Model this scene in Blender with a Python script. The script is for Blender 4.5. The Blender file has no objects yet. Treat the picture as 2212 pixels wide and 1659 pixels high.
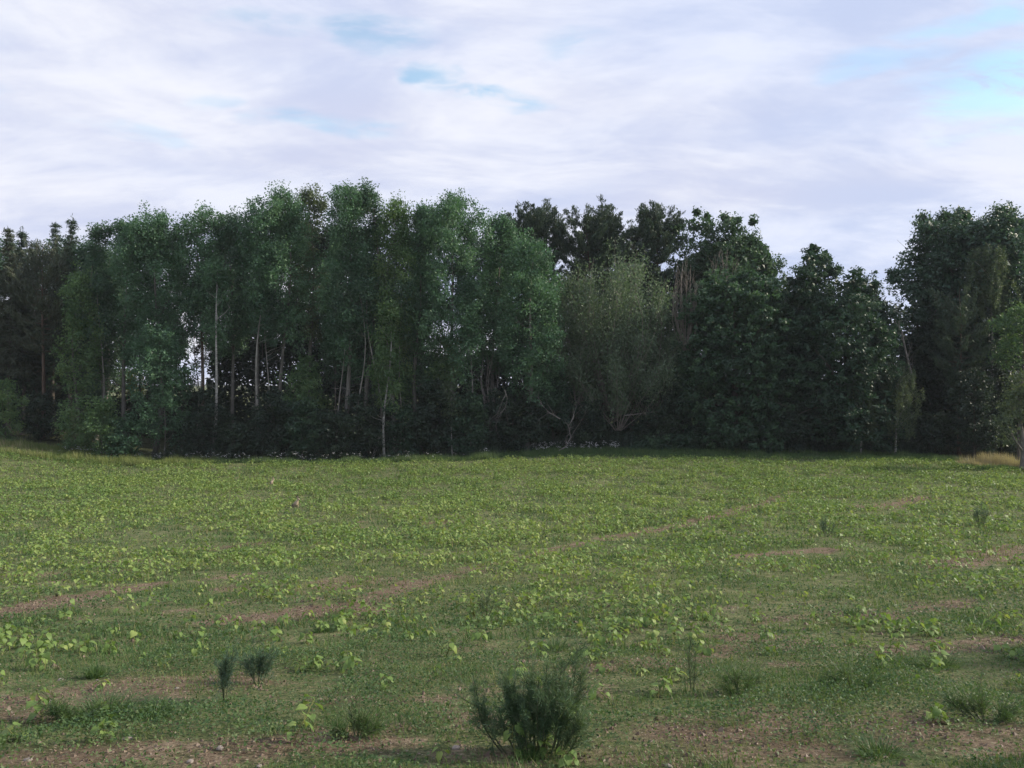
import bpy, math, random
import numpy as np
from mathutils import Vector, Matrix

rad = math.radians
scene = bpy.context.scene
col = scene.collection

# ------------------------------------------------------------------ camera
CAMZ = 2.0                       # lens height over world zero
F = 1671.0                       # focal length in units of a 2212 px wide frame
CX, CY = 1106.0, 829.5
cam_d = bpy.data.cameras.new('camera')
cam = bpy.data.objects.new('camera', cam_d)
col.objects.link(cam)
cam.location = (0, 0, CAMZ)
cam.rotation_euler = (rad(90), 0, 0)
cam_d.sensor_width = 36
cam_d.lens = 36 * F / 2212
cam_d.clip_end = 4000
scene.camera = cam

# ------------------------------------------------------------------ light
SUN_AZ, SUN_EL = 85.0, 28.0      # azimuth clockwise from the view direction
sun_d = bpy.data.lights.new('sun', 'SUN')
sun_d.energy = 5.0
sun_d.angle = rad(0.6)
sun_d.color = (1.0, 0.9, 0.74)
sun = bpy.data.objects.new('sun', sun_d)
col.objects.link(sun)
sv = Vector((math.sin(rad(SUN_AZ)) * math.cos(rad(SUN_EL)), math.cos(rad(SUN_AZ)) * math.cos(rad(SUN_EL)), math.sin(rad(SUN_EL))))
sun.rotation_euler = sv.to_track_quat('Z', 'Y').to_euler()
sun.location = sv * 100

scene.view_settings.view_transform = 'Standard'
scene.view_settings.look = 'None'
scene.view_settings.gamma = 1
scene.view_settings.exposure = 0.2
scene.view_settings.use_curve_mapping = False
scene.render.engine = 'CYCLES'
cy = scene.cycles
cy.max_bounces = 6
cy.diffuse_bounces = 3
cy.glossy_bounces = 2
cy.transmission_bounces = 3
cy.transparent_max_bounces = 4
cy.caustics_reflective = cy.caustics_refractive = False
cy.sample_clamp_indirect = 4


class NT:
    """tiny helper round a node tree"""
    def __init__(self, tree):
        self.t = tree
        self.t.nodes.clear()

    def n(self, typ, **kw):
        nd = self.t.nodes.new(typ)
        for k, v in kw.items():
            setattr(nd, k, v)
        return nd

    def set(self, sock, v):
        if hasattr(v, 'is_output') or isinstance(v, bpy.types.NodeSocket):
            self.t.links.new(v, sock)
        elif v is not None:
            sock.default_value = v

    def math(self, op, a, b=None, c=None, clamp=False):
        nd = self.n('ShaderNodeMath', operation=op)
        nd.use_clamp = clamp
        for i, v in enumerate((a, b, c)):
            if v is not None:
                self.set(nd.inputs[i], v)
        return nd.outputs[0]

    def vmath(self, op, a, b=None, out=0):
        nd = self.n('ShaderNodeVectorMath', operation=op)
        self.set(nd.inputs[0], a)
        if b is not None:
            self.set(nd.inputs[1], b)
        return nd.outputs[out]

    def noise(self, vec, scale, detail=4, rough=0.5, dist=0.0, dim='3D'):
        nd = self.n('ShaderNodeTexNoise', noise_dimensions=dim)
        self.set(nd.inputs['Vector'], vec)
        nd.inputs['Scale'].default_value = scale
        nd.inputs['Detail'].default_value = detail
        nd.inputs['Roughness'].default_value = rough
        nd.inputs['Distortion'].default_value = dist
        return nd.outputs[0]

    def maprange(self, v, a, b, c=0.0, d=1.0, smooth=True):
        nd = self.n('ShaderNodeMapRange', interpolation_type='SMOOTHSTEP' if smooth else 'LINEAR')
        for i, x in enumerate((v, a, b, c, d)):
            self.set(nd.inputs[i], x)
        return nd.outputs[0]

    def ramp(self, v, stops):
        nd = self.n('ShaderNodeValToRGB')
        self.set(nd.inputs[0], v)
        el = nd.color_ramp.elements
        while len(el) < len(stops):
            el.new(0.5)
        for e, (p, c) in zip(el, stops):
            e.position = p
            e.color = (*c, 1)
        return nd.outputs[0]

    def mix(self, f, a, b, blend='MIX'):
        nd = self.n('ShaderNodeMix', data_type='RGBA', blend_type=blend)
        self.set(nd.inputs[0], f)
        self.set(nd.inputs[6], a if isinstance(a, bpy.types.NodeSocket) else (*a, 1))
        self.set(nd.inputs[7], b if isinstance(b, bpy.types.NodeSocket) else (*b, 1))
        return nd.outputs[2]


# ------------------------------------------------------------------ world: broken stratocumulus over a Nishita sky
world = bpy.data.worlds.new('World')
scene.world = world
world.use_nodes = True
w = NT(world.node_tree)
SKY_STR = 0.1
tc = w.n('ShaderNodeTexCoord').outputs['Generated']
nrm = w.vmath('NORMALIZE', tc)
sep = w.n('ShaderNodeSeparateXYZ')
w.set(sep.inputs[0], nrm)
sx_, sy_, sz_ = sep.outputs
sky = w.n('ShaderNodeTexSky', sky_type='NISHITA')
sky.sun_disc = False
sky.sun_elevation = rad(SUN_EL)
sky.sun_rotation = rad(SUN_AZ)
sky.altitude = 50
sky.air_density = 1.0
sky.dust_density = 0.6
sky.ozone_density = 1.4
zc = w.math('ADD', w.math('MAXIMUM', sz_, 0.0), 0.24)
px_ = w.math('DIVIDE', sx_, zc)
py_ = w.math('DIVIDE', sy_, zc)
cmb = w.n('ShaderNodeCombineXYZ')
w.set(cmb.inputs[0], w.math('MULTIPLY', px_, 1.0))
w.set(cmb.inputs[1], w.math('MULTIPLY', py_, 1.7))
plane = cmb.outputs[0]
n1 = w.noise(plane, 1.15, 7, 0.56, 0.55)
n2 = w.noise(w.vmath('ADD', plane, (7.3, 2.1, 0)), 2.4, 7, 0.6, 0.8)
n3 = w.noise(w.vmath('ADD', plane, (1.7, 9.4, 0)), 0.55, 3, 0.5, 0.3)
n4 = w.noise(w.vmath('MULTIPLY', plane, (1.0, 1.3, 1)), 5.5, 8, 0.65, 0.5)
bright = w.math('ADD', w.math('MULTIPLY', n1, 0.62), w.math('MULTIPLY', n2, 0.38))
bright = w.math('ADD', bright, w.math('MULTIPLY', w.math('SUBTRACT', n4, 0.5), 0.14))
bright = w.maprange(bright, 0.39, 0.62)
hue = w.maprange(n3, 0.35, 0.65)
shade_c = w.mix(hue, (0.515, 0.590, 0.800), (0.585, 0.615, 0.775))
light_c = w.mix(hue, (0.72, 0.765, 0.91), (0.82, 0.83, 0.89))
cloud = w.mix(bright, shade_c, light_c)
# gaps of blue: places in the sky (azimuth, elevation, half width, half height)
az = w.math('ARCTAN2', sx_, sy_)
el = w.math('ARCSINE', sz_)
cae = w.n('ShaderNodeCombineXYZ')
w.set(cae.inputs[0], az)
w.set(cae.inputs[1], el)
wob = w.n('ShaderNodeTexNoise')
w.set(wob.inputs['Vector'], w.vmath('MULTIPLY', nrm, (1, 1, 3)))
wob.inputs['Scale'].default_value = 7
wob.inputs['Detail'].default_value = 5
wv = w.vmath('MULTIPLY', w.vmath('SUBTRACT', wob.outputs[1], (0.5, 0.5, 0.5)), (0.26, 0.085, 0))
ae = w.vmath('ADD', cae.outputs[0], wv)
HOLES = [(800, 62, 150, 38, .8), (940, 165, 62, 26, 1), (1080, 212, 150, 24, 1), (700, 278, 130, 22, .6), (2180, 185, 160, 50, .9),
         (2130, 55, 130, 24, .8), (545, 40, 90, 24, .5), (1240, 95, 130, 22, .45), (470, 215, 60, 18, .4), (1900, 150, 110, 26, .5), (330, 300, 90, 18, .35), (2180, 270, 110, 20, .4), (-500, 120, 300, 50, .8),
         (2900, 90, 300, 60, .9), (3600, -200, 500, 90, .9), (-1200, -250, 500, 90, .9)]
hole = None
for (hx, hy, hw, hh, amt) in HOLES:
    dx, dz = (hx - CX) / F, (CY - hy) / F
    a0 = math.atan2(dx, 1)
    e0 = math.atan2(dz, math.hypot(dx, 1))
    v = w.vmath('MULTIPLY', w.vmath('SUBTRACT', ae, (a0, e0, 0)), (F / hw, F / hh, 0))
    ln = w.vmath('LENGTH', v, out=1)
    h = w.maprange(ln, 1.35, 0.25, 0.0, amt)
    hole = h if hole is None else w.math('MAXIMUM', hole, h)
hole = w.math('MULTIPLY', hole, w.maprange(n4, 0.34, 0.54, 0.15, 1.0), clamp=True)
skyc = w.mix(1.0, sky.outputs[0], (2.0, 2.35, 2.15), 'MULTIPLY')
cl_bg = w.mix(1.0, cloud, (1 / SKY_STR,) * 3, 'MULTIPLY')
hole_c = w.mix(0.22, skyc, cl_bg)
fin = w.mix(w.math('MULTIPLY', hole, 0.95), cl_bg, hole_c)
bg = w.n('ShaderNodeBackground')
w.set(bg.inputs[0], fin)
bg.inputs[1].default_value = SKY_STR
wo = w.n('ShaderNodeOutputWorld')
w.set(wo.inputs[0], bg.outputs[0])

# ------------------------------------------------------------------ terrain function
PROF_D = np.array([-400, -60, -12, 0, 5, 8, 12, 16, 22, 30, 40, 50, 60, 66, 80, 120, 300, 1500], float)
PROF_Z = np.array([2.0, 0.3, -1.2, -1.75, -2.5, -3.05, -3.7, -4.25, -4.95, -5.6, -6.08, -6.22, -5.98, -5.72, -5.3, -4.4, -3.6, -3.0], float)
_gd = np.concatenate([np.linspace(-400, -20, 200), np.linspace(-19.9, 130, 3000), np.linspace(131, 1500, 600)])
_gz = np.interp(_gd, PROF_D, PROF_Z)
_k = np.hanning(81); _k /= _k.sum()
_mid = (_gd > -19.9) & (_gd < 128)
_sm = np.convolve(np.pad(_gz[_mid], 40, mode='edge'), _k, 'valid')
_gz[_mid] = _sm


def sstep(a, b, x):
    t = np.clip((x - a) / (b - a), 0, 1)
    return t * t * (3 - 2 * t)


def vnoise(x, y, seed=0):
    x = np.asarray(x, float); y = np.asarray(y, float)
    xi = np.floor(x).astype(np.int64); yi = np.floor(y).astype(np.int64)
    fx = x - xi; fy = y - yi
    fx = fx * fx * (3 - 2 * fx); fy = fy * fy * (3 - 2 * fy)

    def h(i, j):
        n = (i * 374761393 + j * 668265263 + seed * 974634777) & 0xffffffff
        n = ((n ^ (n >> 13)) * 1274126177) & 0xffffffff
        return ((n ^ (n >> 16)) & 0xffff) / 65535.0
    return (h(xi, yi) * (1 - fx) + h(xi + 1, yi) * fx) * (1 - fy) + (h(xi, yi + 1) * (1 - fx) + h(xi + 1, yi + 1) * fx) * fy


def fbm(x, y, seed=0, o=4):
    s = 0; a = 0.5; t = 0
    for i in range(o):
        s = s + a * vnoise(x * 2 ** i, y * 2 ** i, seed + i * 17); t += a; a *= 0.5
    return s / t


def ground(x, y):
    x = np.asarray(x, float); y = np.asarray(y, float)
    z = np.interp(y, _gd, _gz)
    far = sstep(38, 62, y) * (1 - sstep(90, 160, y))
    z = z + far * (1.0 * sstep(-30, -43, x) - 0.22 * sstep(-2, -14, x) * (1 - sstep(-28, -40, x)) - 0.30 * sstep(22, 40, x) + 0.12 * sstep(-6, 4, x) * (1 - sstep(10, 24, x)))
    z = z - 0.75 * sstep(60.3, 64.5, y) * (1 - sstep(90, 160, y)) * sstep(-0.5, -6, x) * (1 - sstep(-29, -36, x))
    z = z + 0.10 * (fbm(x * 0.12, y * 0.12, 5, 3) - 0.5) + 0.07 * (fbm(x * 0.9, y * 0.9, 9, 3) - 0.5) * (1 - sstep(20, 60, y))
    return z + CAMZ


def gz(x, y):
    return float(ground(x, y))


_dd = np.linspace(3.2, 75, 1500)
_yy = CY - F * (np.interp(_dd, _gd, _gz)) / _dd


def depth_at(ypx):
    """distance of the field under a picture row (2212 px frame), used to read positions off the photograph"""
    return float(np.interp(-ypx, -_yy, _dd))


def field_pt(xpx, ypx):
    d = depth_at(ypx)
    x = (xpx - CX) / F * d
    return x, d


def wx(xpx, d):
    return (xpx - CX) / F * d


def wz(ypx, d):
    return CAMZ + (CY - ypx) / F * d


# bare streaks of soil in the crop, read off the photograph as line segments
STREAKS = [((760, 1312), (800, 1290), .35, .8), ((960, 1250), (1090, 1213), .3, .65), ((1290, 1166), (1371, 1152), .32, .8), ((1371, 1152), (1571, 1112), .38, .85), ((1571, 1112), (1720, 1062), .45, .7), ((680, 1262), (730, 1257), .3, .7), ((215, 1217), (300, 1212), .4, .6),
           ((1090, 1213), (1290, 1166), .30, 1), ((540, 1340), (760, 1312), .5, 1), ((800, 1292), (960, 1250), .35, .9), ((0, 1330), (290, 1265), .4, 1),
           ((420, 1255), (560, 1238), .3, .6), ((1610, 1205), (1790, 1188), .35, 1), ((2040, 1225), (2212, 1185), .6, .8), ((40, 1505), (480, 1462), .45, 1),
           ((0, 1555), (120, 1530), .3, .8), ((440, 1625), (800, 1595), .35, 1), ((0, 1650), (380, 1645), .35, .9), ((1260, 1442), (1440, 1420), .28, .9),
           ((1380, 1655), (1860, 1610), .35, .8), ((1900, 1560), (2212, 1610), .5, .8), ((455, 1187), (570, 1172), .4, .7), ((1890, 1096), (2000, 1073), .7, .8),
           ((920, 1130), (1000, 1128), .5, .6), ((1560, 1395), (1760, 1385), .3, .6), ((980, 1690), (1100, 1590), .25, .6), ((1900, 1330), (2080, 1300), .4, .6),
           ((1420, 1560), (1640, 1540), .3, .55), ((620, 1275), (760, 1268), .3, .5), ((0, 1245), (140, 1240), .4, .5), ((1950, 1405), (2212, 1380), .4, .6)]
STR = []
for a, b, wd, am in STREAKS:
    STR.append((field_pt(*a), field_pt(*b), wd * 1.2, am * (.72 if a[1] > 1440 else 1)))


def bareness(x, y):
    """0 = green cover, 1 = bare soil"""
    x = np.asarray(x, float); y = np.asarray(y, float)
    u = x * 0.574 + y * 0.819; v = x * 0.819 - y * 0.574
    jx = 1.0 * (fbm(x * 0.8, y * 0.8, 31, 3) - 0.5); jy = 1.0 * (fbm(x * 0.8, y * 0.8, 47, 3) - 0.5)
    n = fbm(v * 0.55 + jx, u * 0.10 + jy, 3, 4)
    n2 = fbm(x * 1.7, y * 1.7, 71, 4)
    th = 0.656 - 0.03 * (1 - sstep(5, 11, y)) + 0.05 * sstep(20, 45, y)
    b = 0.8 * sstep(th - .03, th + 0.14, n * 0.62 + n2 * 0.38 + 0.02)
    for (ax, ay), (bx, by), wd, am in STR:
        dx, dy = bx - ax, by - ay
        L2 = dx * dx + dy * dy
        t = np.clip(((x - ax) * dx + (y - ay) * dy) / L2, 0, 1)
        d = np.hypot(x - ax - t * dx + jx * 0.5, y - ay - t * dy + jy * 0.5)
        b = np.maximum(b, am * (1 - sstep(wd * 0.45, wd * 1.25, d + (n2 - .5) * wd * 2.2)))
    return b * (1 - sstep(58, 61, y))


# ------------------------------------------------------------------ mesh helpers
def np_mesh(name, chunks, mats):
    """chunks: list of (verts Nx3, faces Mxk, material index, tint per face or None, smooth)"""
    chunks = [c for c in chunks if len(c[0]) and len(c[1])]
    me = bpy.data.meshes.new(name)
    nv = sum(len(c[0]) for c in chunks)
    V = np.concatenate([np.asarray(c[0], np.float32) for c in chunks])
    loops, starts, mi, tint, sm = [], [], [], [], []
    off = 0; ls = 0
    for v, f, m, t, s in chunks:
        f = np.asarray(f, np.int32)
        loops.append((f + off).ravel())
        k = f.shape[1]
        starts.append(ls + np.arange(len(f)) * k)
        ls += f.size
        off += len(v)
        mi.append(np.full(len(f), m)); sm.append(np.full(len(f), s))
        tint.append(np.full(len(f), 0.5) if t is None else np.asarray(t))
    loops = np.concatenate(loops).astype(np.int32); starts = np.concatenate(starts).astype(np.int32)
    me.vertices.add(nv)
    me.vertices.foreach_set('co', V.ravel())
    me.loops.add(len(loops))
    me.loops.foreach_set('vertex_index', loops)
    me.polygons.add(len(starts))
    me.polygons.foreach_set('loop_start', starts)
    me.polygons.foreach_set('material_index', np.concatenate(mi).astype(np.int32))
    me.polygons.foreach_set('use_smooth', np.concatenate(sm).astype(bool))
    at = me.attributes.new('tint', 'FLOAT', 'FACE')
    at.data.foreach_set('value', np.concatenate(tint).astype(np.float32))
    for m in mats:
        me.materials.append(m)
    me.update(calc_edges=True)
    me.validate()
    return me


def obj(name, me, parent=None, loc=None):
    o = bpy.data.objects.new(name, me)
    col.objects.link(o)
    if parent is not None:
        o.parent = parent
    if loc is not None:
        o.location = loc
    return o


def tag(o, label=None, cat=None, group=None, kind=None):
    for k, v in (('label', label), ('category', cat), ('group', group), ('kind', kind)):
        if v:
            o[k] = v
    return o


def thing(name, loc, label, cat, group=None):
    return tag(obj(name, None, None, loc), label, cat, group)


def tube(path, radii, n=6):
    path = np.asarray(path, float); radii = np.asarray(radii, float)
    k = len(path)
    t = np.gradient(path, axis=0)
    t /= np.linalg.norm(t, axis=1)[:, None] + 1e-9
    ref = np.array([1.0, 0, 0]) if abs(t[0, 0]) < 0.8 else np.array([0, 1.0, 0])
    a = np.cross(t, ref); a /= np.linalg.norm(a, axis=1)[:, None] + 1e-9
    b = np.cross(t, a)
    ang = np.arange(n) * 2 * math.pi / n
    V = path[:, None, :] + radii[:, None, None] * (np.cos(ang)[None, :, None] * a[:, None, :] + np.sin(ang)[None, :, None] * b[:, None, :])
    V = V.reshape(-1, 3)
    i = np.arange(k - 1)[:, None] * n; j = np.arange(n)[None, :]; j2 = (j + 1) % n
    Fq = np.stack([i + j, i + j2, i + n + j2, i + n + j], -1).reshape(-1, 4)
    return V, Fq


def merge(parts):
    V, Fs, o = [], [], 0
    for v, f in parts:
        V.append(v); Fs.append(f + o); o += len(v)
    return np.concatenate(V), np.concatenate(Fs)


def unit(v):
    return v / (np.linalg.norm(v, axis=-1, keepdims=True) + 1e-9)


def leaf_quads(rng, c, length, width, axis=None, axis_jit=1.0, up=0.4, fold=0.0):
    """diamond leaves at points c; axis = preferred pointing direction; one quad each"""
    n = len(c)
    ax = rng.normal(size=(n, 3)) * axis_jit
    if axis is not None:
        ax = ax + axis
    ax = unit(ax)
    nr = rng.normal(size=(n, 3)); nr[:, 2] = nr[:, 2] + up * np.sign(nr[:, 2] + 0.3)
    side = unit(np.cross(ax, nr))
    L = (np.asarray(length) * rng.uniform(0.7, 1.3, n))[:, None]
    W = (np.asarray(width) * rng.uniform(0.7, 1.3, n))[:, None]
    nn = np.cross(side, ax)
    V = np.stack([c - ax * L * .5, c + side * W * .5 + nn * L * fold, c + ax * L * .5, c - side * W * .5 + nn * L * fold], 1)
    Fq = np.arange(4 * n).reshape(n, 4)
    return V.reshape(-1, 3), Fq


def leaf_tris(rng, c, length, width, axis=None, axis_jit=1.0, up=0.4, out=None):
    """one skewed triangle per leaf for foliage too far off to show a leaf's outline"""
    n = len(c)
    ax = rng.normal(size=(n, 3)) * axis_jit
    if axis is not None:
        ax = ax + axis
    ax = unit(ax)
    nr = rng.normal(size=(n, 3)); nr[:, 2] = nr[:, 2] + up * np.sign(nr[:, 2] + 0.3)
    if out is not None:
        nr = nr * 0.55 + out
    side = unit(np.cross(ax, nr))
    L = (np.asarray(length) * rng.uniform(0.65, 1.35, n))[:, None]
    W = (np.asarray(width) * rng.uniform(0.7, 1.3, n))[:, None]
    k = rng.uniform(-.25, .35, n)[:, None]
    V = np.stack([c - ax * L * .5, c + side * W * .62 + ax * L * k, c + ax * L * .45 - side * W * .38], 1)
    return V.reshape(-1, 3), np.arange(3 * n).reshape(n, 3)


LEAF_N, LEAF_S = 3.9, 1.15       # foliage density and leaf-spray size of the wood

# ------------------------------------------------------------------ materials
def leaf_mat(name, dark, mid, light, trans=0.3, tcol=None, spec=0.25, rough=0.5):
    m = bpy.data.materials.new(name)
    m.use_nodes = True
    g = NT(m.node_tree)
    at = g.n('ShaderNodeAttribute', attribute_name='tint').outputs['Fac']
    oi = g.n('ShaderNodeObjectInfo').outputs['Random']
    f = g.math('ADD', at, g.math('MULTIPLY', g.math('SUBTRACT', oi, 0.5), 0.22))
    c = g.ramp(f, [(0.0, dark), (0.5, mid), (1.0, light)])
    p = g.n('ShaderNodeBsdfPrincipled')
    g.set(p.inputs['Base Color'], c)
    p.inputs['Roughness'].default_value = rough
    p.inputs['Specular IOR Level'].default_value = spec
    tr = g.n('ShaderNodeBsdfTranslucent')
    g.set(tr.inputs[0], g.mix(1.0, c, tcol or (1.5, 1.45, 0.7), 'MULTIPLY'))
    mx = g.n('ShaderNodeMixShader')
    mx.inputs[0].default_value = trans
    g.t.links.new(p.outputs[0], mx.inputs[1])
    g.t.links.new(tr.outputs[0], mx.inputs[2])
    o = g.n('ShaderNodeOutputMaterial')
    g.t.links.new(mx.outputs[0], o.inputs[0])
    return m


def bark_mat(name, a, b, scale=(6, 6, 1.2), bump=0.5):
    m = bpy.data.materials.new(name)
    m.use_nodes = True
    g = NT(m.node_tree)
    tcn = g.n('ShaderNodeTexCoord').outputs['Object']
    v = g.vmath('MULTIPLY', tcn, scale)
    n = g.noise(v, 1.6, 6, 0.62, 0.4)
    n2 = g.noise(tcn, 0.9, 3, 0.5)
    f = g.math('ADD', g.math('MULTIPLY', n, 0.7), g.math('MULTIPLY', n2, 0.3))
    c = g.ramp(f, [(0.36, a), (0.62, b)])
    p = g.n('ShaderNodeBsdfPrincipled')
    g.set(p.inputs['Base Color'], c)
    p.inputs['Roughness'].default_value = 0.9
    p.inputs['Specular IOR Level'].default_value = 0.15
    bp = g.n('ShaderNodeBump')
    bp.inputs['Strength'].default_value = bump
    bp.inputs['Distance'].default_value = 0.03
    g.set(bp.inputs['Height'], n)
    g.t.links.new(bp.outputs[0], p.inputs['Normal'])
    o = g.n('ShaderNodeOutputMaterial')
    g.t.links.new(p.outputs[0], o.inputs[0])
    return m


M = {}
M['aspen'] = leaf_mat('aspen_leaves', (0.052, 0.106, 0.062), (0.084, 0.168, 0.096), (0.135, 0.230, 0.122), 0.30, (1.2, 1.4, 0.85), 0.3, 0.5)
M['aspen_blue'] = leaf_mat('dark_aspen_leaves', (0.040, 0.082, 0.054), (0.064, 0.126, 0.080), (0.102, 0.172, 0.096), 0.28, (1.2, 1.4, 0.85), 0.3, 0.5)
M['bright'] = leaf_mat('young_leaves', (0.062, 0.120, 0.056), (0.098, 0.178, 0.080), (0.160, 0.240, 0.104), 0.34)
M['yellow'] = leaf_mat('yellow_green_leaves', (0.07, 0.11, 0.03), (0.13, 0.18, 0.045), (0.23, 0.25, 0.06), 0.36)
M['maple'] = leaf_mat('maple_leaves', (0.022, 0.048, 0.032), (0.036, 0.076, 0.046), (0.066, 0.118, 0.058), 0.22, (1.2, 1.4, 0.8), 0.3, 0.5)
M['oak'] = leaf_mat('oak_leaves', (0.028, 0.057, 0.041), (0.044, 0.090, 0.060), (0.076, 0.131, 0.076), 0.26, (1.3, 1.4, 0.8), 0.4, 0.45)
M['birch'] = leaf_mat('birch_leaves', (0.060, 0.090, 0.056), (0.092, 0.132, 0.078), (0.140, 0.180, 0.100), 0.3)
M['lime'] = leaf_mat('lime_leaves', (0.036, 0.072, 0.044), (0.058, 0.110, 0.062), (0.098, 0.160, 0.080), 0.28, (1.3, 1.4, 0.8), 0.3, 0.5)
M['round_maple'] = leaf_mat('round_maple_leaves', (0.028, 0.060, 0.038), (0.047, 0.097, 0.054), (0.088, 0.158, 0.074), 0.24, (1.2, 1.4, 0.8), 0.3, 0.5)
M['willow'] = leaf_mat('willow_leaves', (0.075, 0.110, 0.072), (0.120, 0.170, 0.108), (0.185, 0.230, 0.145), 0.3, (1.2, 1.4, 0.8))
M['shrub'] = leaf_mat('shaded_shrub_leaves', (0.018, 0.034, 0.025), (0.028, 0.050, 0.034), (0.048, 0.076, 0.044), 0.18)  # leaf colour darkened for the shade in and below the wood
M['pine'] = leaf_mat('pine_needles', (0.032, 0.056, 0.042), (0.052, 0.086, 0.058), (0.086, 0.120, 0.072), 0.14)
M['pine_brown'] = leaf_mat('browning_pine_needles', (0.036, 0.054, 0.038), (0.058, 0.078, 0.052), (0.095, 0.108, 0.068), 0.12)
M['spruce'] = leaf_mat('spruce_needles', (0.026, 0.050, 0.038), (0.042, 0.074, 0.052), (0.070, 0.104, 0.064), 0.1)
M['grey_bark'] = bark_mat('grey_aspen_bark', (0.075, 0.072, 0.064), (0.19, 0.18, 0.16))
M['pale_bark'] = bark_mat('pale_aspen_bark', (0.13, 0.125, 0.11), (0.31, 0.295, 0.265))
M['dark_bark'] = bark_mat('dark_bark', (0.045, 0.040, 0.034), (0.12, 0.105, 0.09))
M['pine_bark'] = bark_mat('red_pine_bark', (0.055, 0.042, 0.034), (0.15, 0.105, 0.08))
M['birch_bark'] = bark_mat('birch_bark', (0.14, 0.13, 0.12), (0.46, 0.45, 0.42), (2, 2, 5))
M['dead_bark'] = bark_mat('weathered_dead_wood', (0.13, 0.115, 0.105), (0.29, 0.265, 0.245))
M['pale_stick'] = bark_mat('pale_bare_twigs', (0.14, 0.125, 0.105), (0.27, 0.24, 0.21))
M['crop'] = leaf_mat('crop_leaves', (0.090, 0.165, 0.046), (0.190, 0.285, 0.078), (0.320, 0.375, 0.120), 0.36, (1.2, 1.2, 0.7), 0.3, 0.5)
M['crop_stem'] = leaf_mat('crop_stems', (0.10, 0.13, 0.04), (0.17, 0.19, 0.06), (0.24, 0.24, 0.09), 0.15)
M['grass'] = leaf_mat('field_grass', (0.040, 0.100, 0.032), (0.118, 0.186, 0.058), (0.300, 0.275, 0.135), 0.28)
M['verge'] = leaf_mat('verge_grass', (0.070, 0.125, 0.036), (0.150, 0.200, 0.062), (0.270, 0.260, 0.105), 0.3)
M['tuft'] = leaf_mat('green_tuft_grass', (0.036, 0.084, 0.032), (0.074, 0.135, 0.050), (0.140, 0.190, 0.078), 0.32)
M['straw'] = leaf_mat('dry_grass', (0.210, 0.190, 0.115), (0.350, 0.310, 0.200), (0.460, 0.410, 0.275), 0.25)
M['litter'] = leaf_mat('straw_bits', (0.120, 0.082, 0.062), (0.210, 0.160, 0.118), (0.330, 0.270, 0.205), 0.05)
M['weed'] = leaf_mat('feathery_weed_leaves', (0.052, 0.098, 0.056), (0.090, 0.150, 0.084), (0.160, 0.220, 0.125), 0.32)
M['weed_blue'] = leaf_mat('bluish_weed_leaves', (0.046, 0.088, 0.064), (0.070, 0.122, 0.086), (0.105, 0.165, 0.110), 0.25)
M['weed_stem'] = leaf_mat('weed_stems', (0.06, 0.075, 0.040), (0.11, 0.125, 0.07), (0.19, 0.19, 0.12), 0.05)
M['flower'] = leaf_mat('white_flower_heads', (0.42, 0.43, 0.42), (0.60, 0.60, 0.60), (0.76, 0.75, 0.74), 0.2, (1, 1, 1))


def ground_material():
    m = bpy.data.materials.new('field_soil')
    m.use_nodes = True
    g = NT(m.node_tree)
    pos = g.n('ShaderNodeNewGeometry').outputs['Position']
    bare = g.n('ShaderNodeAttribute', attribute_name='bare').outputs['Fac']
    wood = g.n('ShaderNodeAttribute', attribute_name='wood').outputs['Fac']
    n1 = g.noise(pos, 3.0, 8, 0.62)
    n2 = g.noise(pos, 22.0, 6, 0.7)
    n3 = g.noise(pos, 0.55, 4, 0.5)
    n4 = g.noise(pos, 7.5, 6, 0.65)
    n5 = g.noise(pos, 60.0, 5, 0.7)
    fine = g.math('ADD', g.math('ADD', g.math('MULTIPLY', n2, 0.45), g.math('MULTIPLY', n1, 0.25)), g.math('MULTIPLY', n5, 0.3))
    soil = g.ramp(fine, [(0.40, (0.058, 0.042, 0.030)), (0.5, (0.172, 0.126, 0.088)), (0.60, (0.315, 0.255, 0.180))])
    soil = g.mix(g.maprange(n3, 0.4, 0.65, 0, 0.45), soil, (0.132, 0.096, 0.066))
    cover = g.ramp(fine, [(0.40, (0.030, 0.050, 0.022)), (0.5, (0.112, 0.140, 0.058)), (0.60, (0.245, 0.232, 0.128))])
    cover = g.mix(g.maprange(n4, 0.52, 0.68, 0, 0.6), cover, soil)
    f = g.math('ADD', bare, g.math('MULTIPLY', g.math('SUBTRACT', n1, 0.5), 1.5), clamp=True)
    c = g.mix(g.maprange(f, 0.15, 0.70), cover, soil)
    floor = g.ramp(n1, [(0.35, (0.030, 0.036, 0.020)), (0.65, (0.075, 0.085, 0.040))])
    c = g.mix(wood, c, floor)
    p = g.n('ShaderNodeBsdfPrincipled')
    g.set(p.inputs['Base Color'], c)
    p.inputs['Roughness'].default_value = 0.95
    p.inputs['Specular IOR Level'].default_value = 0.1
    bp = g.n('ShaderNodeBump')
    bp.inputs['Strength'].default_value = 0.9
    bp.inputs['Distance'].default_value = 0.05
    g.set(bp.inputs['Height'], g.math('ADD', g.math('ADD', n2, n1), g.math('MULTIPLY', n5, 0.5)))
    g.t.links.new(bp.outputs[0], p.inputs['Normal'])
    o = g.n('ShaderNodeOutputMaterial')
    g.t.links.new(p.outputs[0], o.inputs[0])
    return m


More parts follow.
